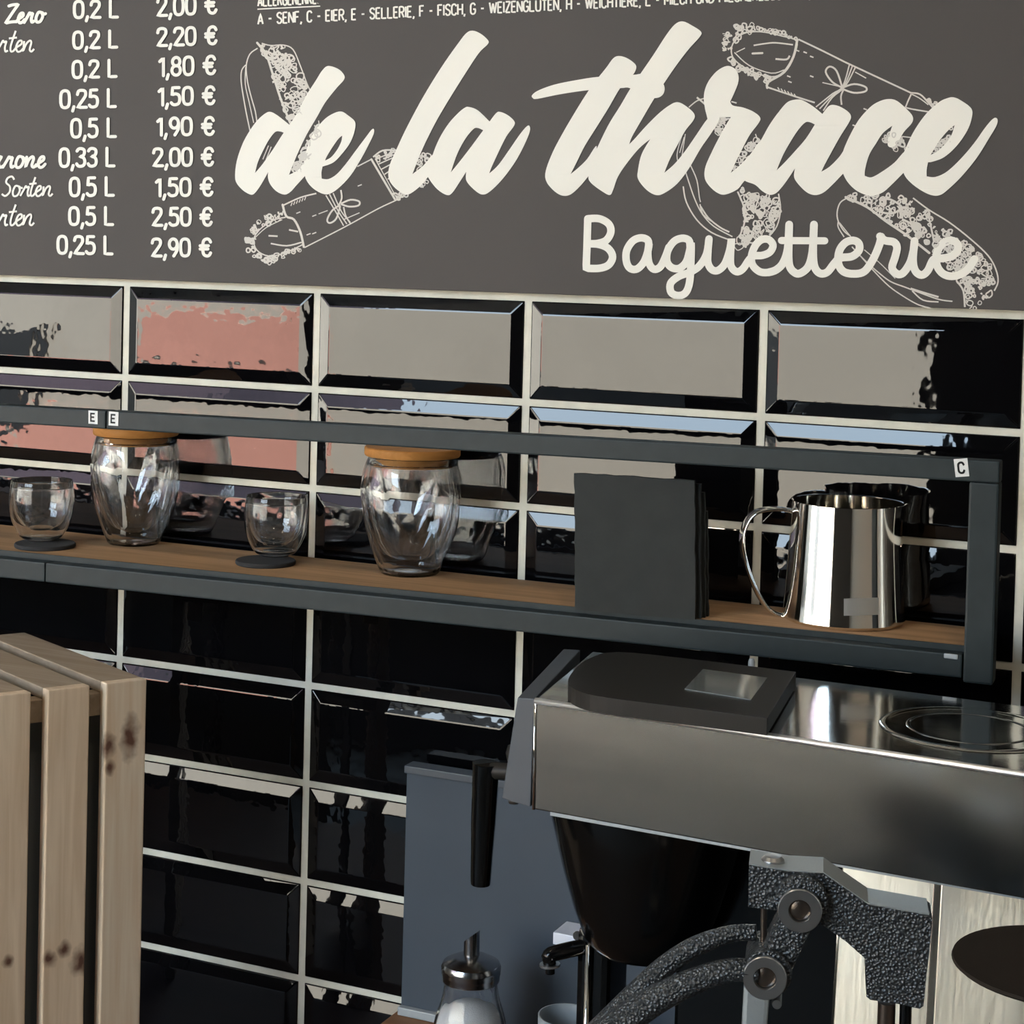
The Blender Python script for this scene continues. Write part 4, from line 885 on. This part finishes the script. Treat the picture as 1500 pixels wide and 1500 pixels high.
p = dd * (Th + .03); q = dd * (Th + .034)
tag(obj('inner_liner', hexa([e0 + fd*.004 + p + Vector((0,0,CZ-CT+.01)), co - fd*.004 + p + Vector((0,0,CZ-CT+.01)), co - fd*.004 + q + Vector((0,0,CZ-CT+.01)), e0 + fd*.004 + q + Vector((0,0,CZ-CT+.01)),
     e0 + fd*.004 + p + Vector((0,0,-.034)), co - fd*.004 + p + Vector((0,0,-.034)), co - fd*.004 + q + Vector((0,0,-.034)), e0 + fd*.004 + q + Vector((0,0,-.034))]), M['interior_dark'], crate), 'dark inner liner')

# ---------------------------------------------------------------- cast lever juicer in the foreground
jo = Yp(1172, 1327, -.56); jn = Vector((jo.x - CAM.x, jo.y - CAM.y, 0)).normalized(); ju = Vector((jn.y, -jn.x, 0))
def J(x, y, off=0): return Np(x, y, jo + jn * off, jn)
js = size_at(jo)
jc = thing('lever_juicer', (jo.x, jo.y, CZ), 'grey hammered cast iron lever juice press before the espresso machine', 'juicer')
head = [(1097,1268),(1125,1272),(1152,1277),(1180,1277),(1206,1280),(1240,1303),(1272,1326),(1320,1334),(1361,1342),(1366,1346),(1363,1380),(1357,1430),(1353,1474),(1347,1478),(1317,1471),(1275,1465),(1269,1460),(1267,1404),(1240,1380),(1206,1356),(1179,1350),(1140,1334),(1096,1329)]
obj('casting_arm', extrude([J(x, y) for x, y in head], jn * .030), M['hammered'], jc, bevel=.0012)
top = [(1097,1267),(1152,1276),(1206,1279),(1272,1325),(1361,1341)]
bm = bmesh.new()
for (x0, y0), (x1, y1) in zip(top, top[1:]):
    a, b = J(x0, y0), J(x1, y1); u = Vector((0, 0, .0008))
    hexa([a, b, b + jn*.030, a + jn*.030, a + u, b + u, b + jn*.030 + u, a + jn*.030 + u], bm)
tag(obj('ground_top_edge', bm, M['hammered_top'], jc), 'bare grey top edge')
def disc(name, x, y, r, d0, d1, m, off=0, n=32, r2=None):
    c = J(x, y, off); bm = tube([c + jn * d0, c + jn * (d0 + .0008), c + jn * d1], [r * .95, r, r2 or r], n); return obj(name, bm, M[m], jc, smooth='auto')
disc('hub', 1174, 1316, 38*js, -.006, .034, 'hammered')
disc('hub', 1125, 1422, 35*js, -.006, .034, 'hammered')
for x, y in ((1172, 1327), (1121, 1425)):
    c = J(x, y)
    bm = bmesh.new(); r = 32*js; ri = 16*js; n = 36; RG = []
    for rr, d in ((r, -.0065), (r, -.0095), (r*.96, -.0102), (ri*1.05, -.0102), (ri, -.0095), (ri*.96, -.007)):
        RG.append([bm.verts.new(c + jn * d + ju * rr * math.cos(2*math.pi*i/n) + Vector((0,0,1)) * rr * math.sin(2*math.pi*i/n)) for i in range(n)])
    for a_, b_ in zip(RG, RG[1:]):
        for i in range(n): bm.faces.new((a_[i], a_[(i+1) % n], b_[(i+1) % n], b_[i]))
    ws = obj('washer', bm, M['zinc'], jc, smooth='auto')
    c2_ = c + jn * -.007
    obj('bolt_socket', tube([c2_ + jn * .002, c2_, c2_ - jn * .0012], [ri, ri*.97, ri*.7], 24), M['bronze'], ws, smooth='auto')
# link between the two bolts
def band(a, b, wa, wb, off, d, name, m='hammered'):
    A_, B_2 = J(*a, off), J(*b, off); t = (B_2 - A_).normalized(); w = t.cross(jn).normalized()
    obj(name, extrude([A_ + w*wa*js, B_2 + w*wb*js, B_2 - w*wb*js, A_ - w*wa*js], jn * d), M[m], jc, bevel=.003)
band((1176, 1330), (1130, 1425), 24, 26, -.002, .026, 'link_arm')
band((1110, 1430), (1098, 1600), 20, 17, .001, .022, 'strut', 'hammered_top')
r0, r1_ = J(1119, 1325, .012), J(1118, 1420, .012); obj('guide_rod', tube([r0, r1_], 5*js, 12), M['bronze'], jc, smooth='auto')
c = J(1132, 1257, .014); c.z = J(1132, 1275).z + .001
obj('top_screw', lathe([(0, .0045), (12*js, .004), (17*js, .002), (17.5*js, 0), (0, 0)], c=c, n=28), M['zinc'], jc, smooth='auto')
q_ = J(1096, 1640, .012); zc_ = CZ + .14
obj('press_rod', tube([Vector((q_.x, q_.y, q_.z + .06)), Vector((q_.x, q_.y, zc_))], .008, 16), M['zinc'], jc, smooth='auto')
obj('press_bell', lathe([(0, .03), (.012, .03), (.02, .024), (.034, .008), (.036, 0), (0, 0)], c=(q_.x, q_.y, zc_ - .02), n=40), M['hammered'], jc, smooth='auto')
obj('strainer_cup', lathe([(0, 0), (.03, 0), (.034, .01), (.042, .045), (.046, .06), (.043, .06), (.038, .045), (.03, .014), (0, .012)], c=(q_.x, q_.y, CZ + .0245), n=40), M['zinc'], jc, smooth='auto')
# lever handle that splits into two prongs
for name, ptz, rr, off in (('lever_prong', [(1108,1366),(1070,1368),(1020,1386),(975,1415),(935,1452),(905,1485),(860,1535),(800,1610)], [12,12.5,15,16,17,20,23,25], .018),
                      ('lever_prong', [(1112,1424),(1070,1421),(1015,1438),(965,1462),(920,1492),(880,1525),(835,1570),(790,1625)], [16,17,19,21,23,25,27,29], -.003)):
    P = cr([J(x, y, off) for x, y in ptz], 6); R = cr([(a, i * .01, 0) for i, a in enumerate(rr)], 6)
    obj(name, tube(P, [v.x * js for v in R], 18), M['hammered'], jc, smooth=True)
disc('screw_head', 1138, 1470, 7*js, -.002, .02, 'zinc')
# guide columns and base
for (xa, xb, mm) in ((1286, 1312, 'bronze'), (1318, 1336, 'gloss_black')):
    p = J((xa + xb) / 2, 1468, .015); obj('guide_column', tube([Vector((p.x, p.y, CZ + .02)), p], (xb - xa) / 2 * js, 20), M[mm], jc, smooth='auto')
pb = J(1240, 1500, .02)
b0 = Vector((pb.x, pb.y, 0)); 
obj('base_plate', hexa([b0 + ju*(a*.13 - .04) + jn*b*.07 + Vector((0,0,z)) for z in (CZ + .0005, CZ + .024) for a, b in ((-1,-1),(1,-1),(1,1),(-1,1))]), M['hammered'], jc, bevel=.006)

# ---------------------------------------------------------------- round black disc stand at the right edge
dc = Yp(1556, 1412, -.68); r_d = 158 * size_at(dc)
ds = thing('round_stand', (dc.x, dc.y, CZ), 'round flat black disc on a stand at the right edge', 'stand')
hz = dc.z - CZ
for nm, pf in (('disc', [(0, hz - .003), (r_d*.97, hz - .003), (r_d, hz - .0015), (r_d*.99, hz), (0, hz)]), ('stem', [(0, .01), (.012, .01), (.01, hz - .003), (0, hz - .003)]), ('foot', [(0, 0), (.045, 0), (.045, .006), (.02, .012), (0, .012)])):
    o = obj(nm, lathe(pf, n=64), M['disc'] if 'disc' in M else M['plastic'], ds, smooth='auto'); o.matrix_parent_inverse = Matrix()
